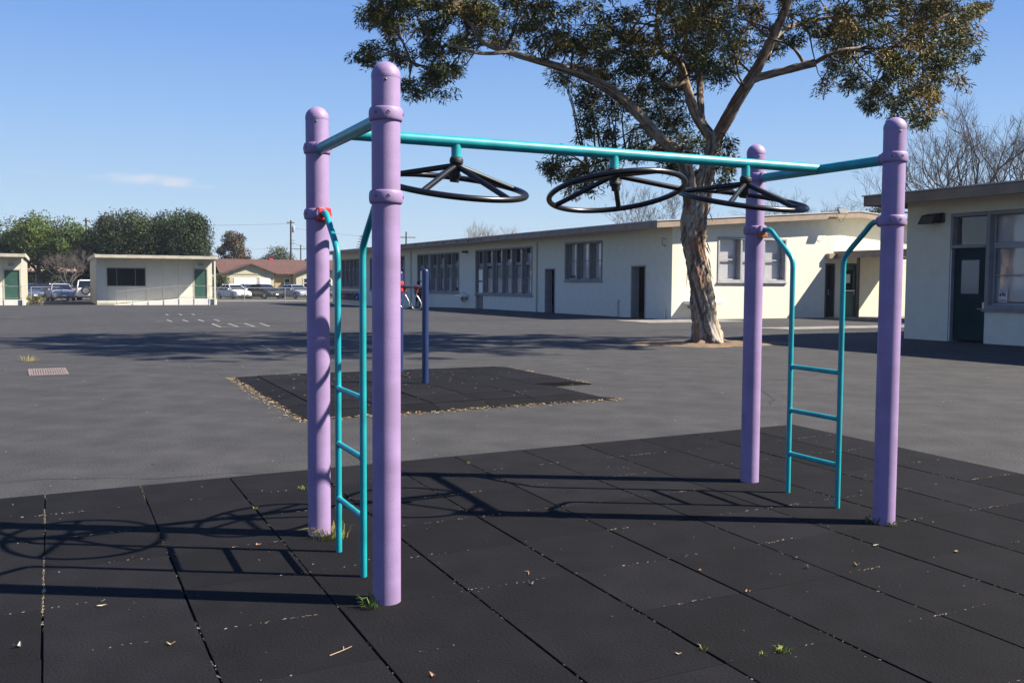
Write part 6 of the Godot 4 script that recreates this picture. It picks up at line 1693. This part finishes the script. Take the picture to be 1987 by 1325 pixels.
func make_far_plants() -> void:
	var lg := [Color(0.066, 0.098, 0.016), Color(0.048, 0.075, 0.013), Color(0.088, 0.108, 0.02)]
	var dg := [Color(0.032, 0.048, 0.012), Color(0.024, 0.037, 0.010), Color(0.052, 0.058, 0.014)]
	var og := [Color(0.075, 0.088, 0.034), Color(0.058, 0.07, 0.027)]
	var rd := [Color(0.11, 0.055, 0.026), Color(0.078, 0.044, 0.02), Color(0.055, 0.05, 0.018)]
	leafy_tree("broad_tree", "light green leafy tree behind the portable with the sunlit end wall", Vector3(-1.0, 0, -108), 8.3, 9.8, lg, 20000, 0.22)
	leafy_tree("broad_tree", "light green small tree leaning on the dark trees behind the portables", Vector3(3.1, 0, -107), 6.9, 4.8, lg, 8000, 0.21)
	leafy_tree("broad_tree", "dark green low tree filling the gap between the light and dark trees", Vector3(4.6, 0, -106), 7.3, 5.8, dg, 10000, 0.21, "", 0.1)
	leafy_tree("broad_tree", "dark green tree joining the two dark crowns over the portable roof", Vector3(9.6, 0, -105), 8.3, 6.0, dg, 11000, 0.21, "", 0.1)
	leafy_tree("broad_tree", "dark green tree beyond the portable with the sunlit end wall", Vector3(-5.2, 0, -108), 6.4, 5.0, dg, 8000, 0.22, "", 0.1)
	leafy_tree("broad_tree", "dark green round tree behind the portable with the long dark window", Vector3(6.9, 0, -104), 8.7, 7.8, dg, 19000, 0.21)
	leafy_tree("broad_tree", "dark green wide tree with a sky gap over the portable door", Vector3(12.1, 0, -104), 9.0, 7.8, dg, 18000, 0.21)
	leafy_tree("broad_tree", "reddish brown tree beside the brown-roofed house", Vector3(22.3, 0, -133), 8.4, 4.7, rd, 7000, 0.22)
	leafy_tree("broad_tree", "olive green tree far behind the brown house roof", Vector3(34.5, 0, -165), 7.5, 7.8, og, 7000, 0.26)
	leafy_tree("broad_tree", "small olive tree behind the house between roof and pole", Vector3(29.6, 0, -168), 6.8, 4.0, og, 2500, 0.30)
	leafy_tree("broad_tree", "low dark green tree beside the distant crossarm pole", Vector3(46.0, 0, -185), 4.9, 5.5, dg, 2500, 0.30)
	leafy_tree("broad_tree", "grey green tree top showing over the near classroom roof end", Vector3(47.4, 0, -45.5), 6.9, 3.4, og, 3500, 0.16)
	leafy_tree("garden_shrub", "yellow green shrub before the dark brown house", Vector3(-2.3, 0, -112), 2.4, 1.9, [Color(0.38, 0.34, 0.03), Color(0.25, 0.25, 0.04)], 1600, 0.14, "", 0.05, 10)
	leafy_tree("garden_shrub", "green shrub between the dark brown house and its pale wall", Vector3(0.1, 0, -113), 3.4, 2.0, og, 1600, 0.16, "", 0.05, 10)
	leafy_tree("garden_shrub", "dull green shrub at the garage corner of the brown-roofed house", Vector3(16.9, 0, -110), 2.6, 2.8, og, 2200, 0.16, "", 0.05, 12)
	leafy_tree("garden_shrub", "dry weeds at the foot of the sunlit portable end wall", Vector3(-1.0, -0.1, -73.2), 0.75, 1.3, [Color(0.16, 0.17, 0.06), Color(0.28, 0.22, 0.10)], 900, 0.09, "", 0.0, 8)
	# small conifer with tiered boughs
	var t := thing("conifer", "small dark tiered conifer tip over the classroom roof", "tree", Vector3(33.0, 0, -110))
	var m := MB.new()
	m.tube([Vector3(0, -0.2, 0), Vector3(0, 7.2, 0)], [0.12, 0.02], 8)
	part(t, "trunk", m, M.pole)
	var vv := PackedVector3Array(); var nn := PackedVector3Array(); var cc := PackedColorArray(); var ii := PackedInt32Array()
	for k in 17:
		var y := 1.8 + k * 0.32
		var r := (7.3 - y) * 0.30 + 0.05
		for a in 9:
			var an := a * TAU / 9.0 + k * 0.5
			for s in 12:
				var u := (s + 0.5) / 12.0
				var p := Vector3(cos(an) * r * u, y + 0.12 * r * u, sin(an) * r * u)
				for sg in [-1.0, 1.0]:
					var d := Vector3(cos(an + sg * 0.7), 0.25, sin(an + sg * 0.7))
					leaf(vv, nn, cc, ii, p, d, Vector3(-d.z, 0, d.x), 0.24, 0.045, Color(0.02, 0.04, 0.018) * rng.randf_range(0.7, 1.3))
	part(t, "crown", arrays_mesh(vv, nn, cc, ii), M.leaf)
	bare_tree("big leafless tree spreading over the roof of the shaded classroom", Vector3(38.9, 0, -32.0), 9.3, 0.8, 5, M.twig, 7)
	bare_tree("second leafless tree with upright stems over the shaded classroom roof", Vector3(41.4, 0, -31.2), 9.1, 0.8, 5, M.twig, 6)
	bare_tree("leafless tree behind the classroom roof beside the eucalyptus trunk", Vector3(34.4, 0, -50.6), 7.6, 0.9, 5, M.twig, 6)
	bare_tree("leafless tree behind the classroom roof near the purple post", Vector3(48.6, 0, -55.0), 7.8, 0.7, 5, M.twig, 6)
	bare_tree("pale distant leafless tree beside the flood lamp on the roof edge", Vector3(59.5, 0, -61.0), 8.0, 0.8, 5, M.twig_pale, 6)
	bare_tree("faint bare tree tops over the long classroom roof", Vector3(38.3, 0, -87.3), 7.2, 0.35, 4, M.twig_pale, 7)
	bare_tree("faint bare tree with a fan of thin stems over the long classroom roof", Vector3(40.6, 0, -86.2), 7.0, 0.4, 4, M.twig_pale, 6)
	bare_tree("grey leafless shrub tree behind the lilac silver sedan", Vector3(1.5, 0, -97.5), 4.4, 0.8, 5, M.twig_grey, 6)

# ---------------------------------------------------------------- yard details
func strip(m: MB, a: Vector2, b: Vector2, w: float, lift := 0.004) -> void:
	var d := (b - a).normalized()
	var s := Vector2(-d.y, d.x) * w / 2
	var steps := maxi(1, int((b - a).length() / 0.4))
	for i in steps:
		var p := a.lerp(b, float(i) / steps); var q := a.lerp(b, float(i + 1) / steps)
		var c := []
		for e in [p + s, p - s, q - s, q + s]: c.append(Vector3(e.x, gy(e.x, e.y) + lift, e.y))
		m.quad(c[0], c[1], c[2], c[3], Vector3.UP)

func marking(label: String, lines: Array, w: float, mt: Material) -> void:
	var t := thing("court_marking", label, "marking")
	for l in lines:
		var m := MB.new()
		strip(m, Vector2(l[0], l[1]), Vector2(l[2], l[3]), w, 0.004)
		part(t, "painted_line", m, mt)

func make_yard() -> void:
	marking("white painted hopscotch ladder with four rungs on the sunlit asphalt", [[4.55, -31.35, 4.45, -29.0], [5.05, -31.35, 4.95, -29.0], [5.55, -31.35, 5.42, -29.0], [6.03, -31.35, 5.86, -29.0], [4.45, -28.96, 5.86, -28.96], [4.55, -31.4, 6.03, -31.4]], 0.055, M.paint_white)
	marking("row of short white ticks farther than the hopscotch ladder", [[3.59, -35.0, 3.58, -33.4], [4.10, -35.0, 4.08, -33.4], [4.62, -35.0, 4.58, -33.4], [5.15, -35.0, 5.1, -33.4], [3.1, -33.9, 3.3, -33.9], [5.6, -34.2, 5.75, -34.2], [6.0, -34.3, 6.2, -34.3]], 0.06, M.paint_white)
	marking("thin white line with ticks near the portable classrooms", [[4.18, -41.2, 5.72, -41.4], [4.18, -41.3, 4.15, -40.0], [4.7, -41.3, 4.66, -40.0], [5.2, -41.3, 5.15, -40.0]], 0.06, M.paint_white)
	marking("faded painted ladder lying in the tree shadow", [[3.45, -20.5, 3.35, -18.6], [3.95, -20.5, 3.82, -18.6], [4.45, -20.5, 4.3, -18.6], [4.95, -20.5, 4.78, -18.6], [5.45, -20.5, 5.26, -18.6], [5.95, -20.5, 5.76, -18.6], [3.4, -20.55, 6.1, -20.55]], 0.045, M.paint_old)
	marking("faint worn white line short and single on the asphalt", [[-1.9, -39.3, -0.85, -39.6]], 0.08, M.paint_white)
	var cm := []
	for k in 40:
		var a := TAU * k / 40.0; var b := TAU * (k + 1) / 40.0
		if k % 7 != 3: cm.append([4.7 + cos(a) * 1.1, -25.6 + sin(a) * 1.1, 4.7 + cos(b) * 1.1, -25.6 + sin(b) * 1.1])
	marking("faded blue grey painted circle on the asphalt", cm, 0.05, M.paint_old)
	# concrete by the buildings
	var c := MB.new()
	for q in [[18.4, 22.6, -29.98, -27.75], [18.2, 33.5, -22.3, -20.6]]:
		var nx := 8
		for i in nx:
			var a: float = lerpf(q[0], q[1], float(i) / nx) + 0.004
			var b: float = lerpf(q[0], q[1], float(i + 1) / nx) - 0.004
			c.hexa(Vector3(a, -0.1, q[2]), Vector3(b, -0.1, q[2]), Vector3(b, -0.1, q[3]), Vector3(a, -0.1, q[3]), Vector3(a, gy(a, q[2]) + 0.012, q[2]), Vector3(b, gy(b, q[2]) + 0.012, q[2]), Vector3(b, gy(b, q[3]) + 0.012, q[3]), Vector3(a, gy(a, q[3]) + 0.012, q[3]))
	meta(part(self, "path", c, M.concrete), "pale concrete slabs at the ends of the classrooms", "", "", "structure")
	c = MB.new()
	c.box(T(), Vector3(28.4, 0.0, -29.9), Vector3(33.0, 0.26, -27.6))
	meta(part(self, "pavement", c, M.concrete), "concrete landing before the green door", "", "", "structure")
	# drain cover
	var d := thing("drain_cover", "rusty pink rectangular grate set in the asphalt", "drain cover", Vector3(-0.06, gy(-0.06, -15.75), -15.75), 0.03)
	var m := MB.new()
	for q in [[-0.26, -0.225], [0.225, 0.26]]: m.cbox(T(), Vector3(q[0], -0.05, -0.52), Vector3(q[1], 0.008, 0.52), 0.004)
	for q in [[-0.52, -0.48], [0.48, 0.52]]: m.cbox(T(), Vector3(-0.224, -0.05, q[0]), Vector3(0.224, 0.008, q[1]), 0.004)
	part(d, "rim", m, M.grate)
	for k in 14:
		m = MB.new()
		m.cbox(T(-0.21 + k * 0.0323, 0, 0), Vector3(-0.0125, -0.04, -0.479), Vector3(0.0125, 0.006, 0.479), 0.003)
		part(d, "bar", m, M.grate)
	# dry leaves and twigs one can see singly on the tiles
	var spots := [[0.18, -4.63], [0.41, -4.04], [-0.15, -4.28], [2.9, -3.88], [3.47, -3.82], [3.67, -3.6], [4.02, -3.81], [2.91, -3.52], [3.41, -3.68], [4.32, -3.54], [2.05, -4.06], [1.25, -3.29], [2.2, -3.07], [4.88, -4.77], [-0.05, -4.94], [1.0, -5.29]]
	var tint := [Color(0.42, 0.35, 0.26), Color(0.40, 0.28, 0.15), Color(0.46, 0.42, 0.35), Color(0.36, 0.20, 0.12)]
	for i in spots.size():
		m = MB.new()
		m.col = tint[i % 4]
		var l := rng.randf_range(0.022, 0.045); var w := rng.randf_range(0.005, 0.010)
		var prev := []
		for k in 7:
			var u := k / 6.0
			var hw := w * sin(PI * (0.06 + 0.88 * u))
			var cv := l * 0.18 * sin(PI * u)
			var hgt := 0.004 + 0.010 * absf(u - 0.5) * (1.0 + (i % 3))
			var cur := [Vector3(l * (u - 0.5), hgt, cv - hw), Vector3(l * (u - 0.5), hgt - 0.003, cv), Vector3(l * (u - 0.5), hgt, cv + hw)]
			if k > 0:
				m.quad(prev[0], cur[0], cur[1], prev[1], Vector3.UP); m.quad(prev[1], cur[1], cur[2], prev[2], Vector3.UP)
			prev = cur
		var o := part(self, "fallen_leaf", m, M.litter)
		o.position = Vector3(spots[i][0], slope(spots[i][0], spots[i][1]), spots[i][1])
		o.rotation.y = rng.randf_range(0, TAU)
		meta(o, "dry curled leaf lying on the black rubber tiles", "leaf", "dry leaves on the rubber mat")
	for q in [[1.01, -3.67, 0.12, 0.5], [2.11, -4.22, 0.07, 1.2]]:
		m = MB.new()
		m.col = Color(0.46, 0.32, 0.2)
		var l: float = q[2]
		m.tube([Vector3(-l / 2, 0.004, 0), Vector3(0, 0.006, 0.006), Vector3(l / 2, 0.004, 0)], [0.0018, 0.0016, 0.0011], 6)
		m.tube([Vector3(l * 0.1, 0.005, 0.004), Vector3(l * 0.3, 0.006, -l * 0.2)], [0.002, 0.0012], 5)
		var o := part(self, "twig", m, M.litter)
		o.position = Vector3(q[0], slope(q[0], q[1]), q[1])
		o.rotation.y = q[3]
		meta(o, "longer thin forked twig on the rubber tiles" if l > 0.1 else "short broken twig on the rubber tiles", "twig")
	# litter nobody could count: chips in the joints, straw along the second mat, specks on the asphalt
	m = MB.new()
	var chip := func(p: Vector3, l: float, w: float, a: float, col: Color) -> void:
		m.col = col
		var dx := Vector3(cos(a), rng.randf_range(-0.15, 0.15), sin(a)) * l / 2
		var dz := Vector3(-sin(a), rng.randf_range(-0.3, 0.3), cos(a)) * w / 2
		var lift := Vector3(0, 0.0015, 0)
		m.hexa(p - dx - dz * 0.3, p + dx * 0.8 - dz, p + dx + dz * 0.3, p - dx * 0.8 + dz, p - dx - dz * 0.3 + lift, p + dx * 0.8 - dz + lift, p + dx + dz * 0.3 + lift, p - dx * 0.8 + dz + lift)
	var tan := func() -> Color:
		var r := rng.randf()
		var c2 := Color(0.52, 0.44, 0.32) if r < 0.45 else Color(0.66, 0.63, 0.57) if r < 0.65 else Color(0.36, 0.24, 0.14)
		return c2 * rng.randf_range(0.55, 1.1)
	var jn := noise(1.1, 64, 2)
	for x in [-0.65, -0.059, 0.536, 1.134, 1.744, 2.315, 2.879, 3.477, 4.034, 4.62, 5.20, 5.79]:
		var amount := 1300 if x < 0.3 else 800 if x < 0.9 else 160
		for k in amount:
			var z := rng.randf_range(-7.05, -2.2)
			if rng.randf() > 0.35 + 1.6 * jn.get_noise_2d(x * 3.0, z): continue
			var p := Vector3(x + rng.randf_range(-0.006, 0.006), slope(x, z) + rng.randf_range(-0.007, 0.0), z)
			chip.call(p, rng.randf_range(0.003, 0.014), rng.randf_range(0.0015, 0.004), PI / 2 + rng.randf_range(-0.7, 0.7), tan.call() * 0.75)
	for z in [-6.503, -5.906, -5.309, -4.712, -4.1145, -3.534, -2.925, -2.33]:
		for k in 380:
			var x := rng.randf_range(-1.2, 6.3)
			if rng.randf() > 0.22 + 1.1 * jn.get_noise_2d(x * 1.3, z * 9.0): continue
			chip.call(Vector3(x, slope(x, z) + rng.randf_range(-0.002, 0.003), z + rng.randf_range(-0.005, 0.005)), rng.randf_range(0.003, 0.016), rng.randf_range(0.0015, 0.004), rng.randf_range(-0.5, 0.5), tan.call() * 0.8)
	for k in 170:
		var x := rng.randf_range(-1.2, 6.3); var z := rng.randf_range(-7.0, -2.2)
		chip.call(Vector3(x, slope(x, z) + 0.002, z), rng.randf_range(0.002, 0.010), rng.randf_range(0.0015, 0.004), rng.randf_range(0, TAU), tan.call())
	for k in 1500:                       # along the near and left border of the second mat
		var u := rng.randf()
		var x: float; var z: float
		var off := rng.randf() * rng.randf() * rng.randf_range(0.03, 0.30) - 0.03
		if u < 0.45:
			x = 2.25 - off; z = rng.randf_range(-13.7, -9.5)
		elif u < 0.9:
			x = rng.randf_range(2.2, 5.95); z = -9.53 + off
		else:
			x = 6.42 + off * 0.7; z = rng.randf_range(-13.4, -11.0)
		chip.call(Vector3(x, gy(x, z) + 0.004 + rng.randf() * 0.012, z), rng.randf_range(0.010, 0.06), rng.randf_range(0.004, 0.014), rng.randf_range(0, TAU), (Color(0.50, 0.33, 0.15) if rng.randf() < 0.8 else Color(0.62, 0.52, 0.36)) * rng.randf_range(0.5, 1.15))
	for k in 1100:
		var x := rng.randf_range(-12, 20); var z := -rng.randf_range(7.3, 34.0)
		if x > 2.2 and x < 6.5 and z < -9.5 and z > -13.7: continue
		chip.call(Vector3(x, gy(x, z) + 0.003, z), rng.randf_range(0.006, 0.035), rng.randf_range(0.004, 0.010), rng.randf_range(0, TAU), tan.call() if rng.randf() < 0.7 else Color(0.02, 0.02, 0.02))
	for k in 130:
		var x := rng.randf_range(2.3, 6.1); var z := -rng.randf_range(9.6, 13.6)
		chip.call(Vector3(x, gy(x, z) + 0.06, z), rng.randf_range(0.008, 0.035), rng.randf_range(0.003, 0.01), rng.randf_range(0, TAU), tan.call())
	meta(part(self, "leaf_litter", m, M.litter), "dry leaf chips and straw scattered over yard and tile joints", "litter", "", "stuff")

# ---------------------------------------------------------------- backpacks and the person by the classrooms
func make_backpacks() -> void:
	var tr := Transform3D(Basis(Vector3.UP, BUILDING_TURN), Vector3(20.94, 0, -30.02))
	var FL := tr * Transform3D(Basis(Vector3(0, 0, -1), Vector3.UP, Vector3.RIGHT), Vector3.ZERO)
	var cols := [["royal blue", Color(0.03, 0.08, 0.32)], ["black", Color(0.012, 0.012, 0.014)], ["dark green", Color(0.012, 0.05, 0.03)], ["charcoal", Color(0.03, 0.03, 0.035)], ["navy", Color(0.01, 0.015, 0.07)], ["purple", Color(0.07, 0.02, 0.12)], ["bright red", Color(0.50, 0.02, 0.03)], ["grey blue", Color(0.08, 0.11, 0.2)], ["maroon", Color(0.12, 0.015, 0.03)]]
	var rack := thing("coat_rail", "long wall rail with hooks under the far classroom window", "rail", FL * Vector3(38.5, 0.92, 0))
	var m := MB.new()
	var K := Transform3D(FL.basis, Vector3.ZERO)
	m.cbox(K, Vector3(-2.35, -0.05, -0.03), Vector3(2.35, 0.05, 0.0), 0.008)
	part(rack, "rail", m, M.frame)
	for i in 9: 
		m = MB.new()
		m.tube([K * Vector3(-2.1 + i * 0.525, 0.0, -0.03), K * Vector3(-2.1 + i * 0.525, -0.02, -0.10), K * Vector3(-2.1 + i * 0.525, 0.03, -0.12)], [0.008], 6)
		part(rack, "hook", m, M.steel)
	for i in 9:
		var c: Color = cols[i][1]
		var t := thing("backpack", "%s backpack hanging on the wall rail under the far window" % cols[i][0], "backpack", FL * Vector3(36.4 + i * 0.525, 0.62, -0.13), 0.0, "backpacks on the classroom wall")
		var mm := mat(c.r, c.g, c.b, 0.75)
		m = MB.new()
		m.cbox(K, Vector3(-0.19, -0.30, -0.14), Vector3(0.19, 0.10, 0.10), 0.05)
		m.cbox(K, Vector3(-0.155, 0.04, -0.11), Vector3(0.155, 0.20, 0.09), 0.06)
		part(t, "body", m, mm)
		m = MB.new()
		m.cbox(K, Vector3(-0.14, -0.26, -0.20), Vector3(0.14, -0.03, -0.135), 0.03)
		part(t, "pocket", m, mat(c.r * 1.5 + 0.02, c.g * 1.5 + 0.02, c.b * 1.5 + 0.02, 0.75))
		m = MB.new()
		m.tube([K * Vector3(-0.04, 0.19, 0.03), K * Vector3(0, 0.29, 0.02), K * Vector3(0.04, 0.19, 0.03)], [0.012], 6)
		part(t, "strap", m, mm)

func person_field(p: Vector3, bones: Array) -> float:
	var r := 1e9
	for b in bones:
		var a: Vector3 = b[0]
		var ab: Vector3 = b[1] - a
		var h := clampf((p - a).dot(ab) / maxf(ab.length_squared(), 1e-9), 0.0, 1.0)
		var d := (p - a - ab * h).length() - lerpf(b[2], b[3], h)
		var k := 0.035
		var w := maxf(k - absf(r - d), 0.0) / k
		r = minf(r, d) - w * w * k * 0.25
	return r

func make_person() -> void:
	var tr := Transform3D(Basis(Vector3.UP, BUILDING_TURN), Vector3(20.94, 0, -30.02))
	var at := tr * Vector3(-0.72, 0, -23.65)
	var t := thing("person", "person in black jacket and trousers walking past the classroom windows", "person", Vector3(at.x, gy(at.x, at.z), at.z), 2.6)
	t.scale = Vector3.ONE * 0.86
	var bones := [[Vector3(0, 0.98, 0), Vector3(0, 1.30, 0.02), 0.15, 0.155], [Vector3(-0.13, 1.36, 0.01), Vector3(0.13, 1.36, 0.01), 0.085, 0.085], [Vector3(0, 1.38, 0.01), Vector3(0, 1.50, 0.03), 0.06, 0.055],
		[Vector3(0, 1.57, 0.035), Vector3(0, 1.64, 0.03), 0.082, 0.095], [Vector3(0, 1.545, 0.10), Vector3(0, 1.60, 0.13), 0.02, 0.014],
		[Vector3(-0.08, 0.95, 0), Vector3(-0.10, 0.50, 0.13), 0.105, 0.07], [Vector3(-0.10, 0.50, 0.13), Vector3(-0.10, 0.09, 0.10), 0.065, 0.045], [Vector3(-0.10, 0.045, 0.08), Vector3(-0.11, 0.04, 0.26), 0.045, 0.04],
		[Vector3(0.08, 0.95, 0), Vector3(0.10, 0.50, -0.05), 0.105, 0.07], [Vector3(0.10, 0.50, -0.05), Vector3(0.10, 0.11, -0.24), 0.065, 0.045], [Vector3(0.10, 0.06, -0.25), Vector3(0.11, 0.035, -0.07), 0.045, 0.038],
		[Vector3(-0.19, 1.36, 0.0), Vector3(-0.25, 1.10, -0.05), 0.06, 0.05], [Vector3(-0.25, 1.10, -0.05), Vector3(-0.25, 0.88, 0.06), 0.046, 0.034],
		[Vector3(0.19, 1.36, 0.0), Vector3(0.25, 1.10, 0.04), 0.06, 0.05], [Vector3(0.25, 1.10, 0.04), Vector3(0.24, 0.90, 0.17), 0.046, 0.034]]
	for sx in [-1.0, 1.0]:
		var h := Vector3(sx * 0.25, 0.86, 0.07) if sx < 0 else Vector3(0.24, 0.88, 0.19)
		bones.append([h, h + Vector3(0, -0.07, 0.03), 0.030, 0.026])
		for f in 4: bones.append([h + Vector3(0, -0.06, 0.005 + f * 0.018), h + Vector3(-sx * 0.012, -0.13 + absf(f - 1.5) * 0.008, 0.015 + f * 0.018), 0.009, 0.008])
		bones.append([h + Vector3(0, -0.02, 0.03), h + Vector3(-sx * 0.012, -0.07, 0.07), 0.010, 0.008])
	var cell := 0.022
	var lo := Vector3(-0.36, -0.02, -0.36)
	var nx := 33; var ny := 83; var nz := 34
	var f := PackedFloat32Array()
	f.resize(nx * ny * nz)
	for j in ny:
		var near := []
		var y := lo.y + j * cell
		for b in bones:
			if y > minf(b[0].y, b[1].y) - 0.24 and y < maxf(b[0].y, b[1].y) + 0.24: near.append(b)
		for k in nz:
			for i in nx: f[(j * nz + k) * nx + i] = person_field(lo + Vector3(i, j, k) * cell, near)
	var m := MB.new()
	var ids := {}
	for j in ny - 1:
		for k in nz - 1:
			for i in nx - 1:
				var sum := Vector3.ZERO
				var cnt := 0
				for e in [[0, 0, 0, 1, 0, 0], [0, 0, 0, 0, 1, 0], [0, 0, 0, 0, 0, 1], [1, 0, 0, 1, 1, 0], [1, 0, 0, 1, 0, 1], [0, 1, 0, 1, 1, 0], [0, 1, 0, 0, 1, 1], [0, 0, 1, 1, 0, 1], [0, 0, 1, 0, 1, 1], [1, 1, 0, 1, 1, 1], [1, 0, 1, 1, 1, 1], [0, 1, 1, 1, 1, 1]]:
					var a := f[((j + e[1]) * nz + k + e[2]) * nx + i + e[0]]
					var b := f[((j + e[4]) * nz + k + e[5]) * nx + i + e[3]]
					if (a < 0.0) != (b < 0.0):
						sum += Vector3(e[0], e[1], e[2]).lerp(Vector3(e[3], e[4], e[5]), a / (a - b))
						cnt += 1
				if cnt > 0:
					var p := lo + (Vector3(i, j, k) + sum / cnt) * cell
					var g := Vector3(f[(j * nz + k) * nx + i + 1] - f[(j * nz + k) * nx + i], f[((j + 1) * nz + k) * nx + i] - f[(j * nz + k) * nx + i], f[(j * nz + k + 1) * nx + i] - f[(j * nz + k) * nx + i]).normalized()
					var skin := (p.y > 1.47 and p.z > 0.03) or p.y < 0.9 and absf(p.x) > 0.205
					m.col = Color(0.40, 0.24, 0.17) if skin else Color(0.012, 0.012, 0.016) if p.y > 0.92 else Color(0.02, 0.022, 0.03) if p.y > 0.1 else Color(0.03, 0.025, 0.025)
					ids[(j * nz + k) * nx + i] = m.vert(p, g)
	for j in range(1, ny - 1):
		for k in range(1, nz - 1):
			for i in range(1, nx - 1):
				var o := (j * nz + k) * nx + i
				var here := f[o] < 0.0
				for q in [[o + 1, nx, nz * nx], [o + nz * nx, 1, nx], [o + nx, 1, nz * nx]]:
					if here != (f[q[0]] < 0.0):
						var c := [o, o - q[1], o - q[1] - q[2], o - q[2]]
						if ids.has(c[0]) and ids.has(c[1]) and ids.has(c[2]) and ids.has(c[3]):
							m.itri(ids[c[0]], ids[c[1]], ids[c[2]]); m.itri(ids[c[0]], ids[c[2]], ids[c[3]])
	part(t, "body", m, M.person)
	var hr := MB.new()
	hr.lathe(Transform3D(Basis(Vector3.RIGHT, -0.25), Vector3(0, 1.645, 0.012)), [Vector2(0.098, -0.09), Vector2(0.108, -0.03), Vector2(0.105, 0.04), Vector2(0.075, 0.09), Vector2(0, 0.108)], 16)
	hr.lathe(T(0, 1.70, -0.11), [Vector2(0, -0.055), Vector2(0.045, -0.035), Vector2(0.055, 0.0), Vector2(0.04, 0.04), Vector2(0, 0.055)], 12)
	hr.col = Color(0.01, 0.008, 0.008)
	for i in hr.c.size(): hr.c[i] = hr.col
	part(t, "hair", hr, M.person)

func _ready() -> void:
	rng.seed = 20150305
	make_camera()
	make_sky()
	make_sun()
	make_materials()
	make_ground()
	make_long_building()
	make_right_building()
	make_portables()
	make_street()
	make_houses()
	make_far_plants()
	make_gum_tree()
	make_mats()
	make_climber()
	make_ring_bar()
	make_backpacks()
	make_person()
	make_yard()
	make_weeds()
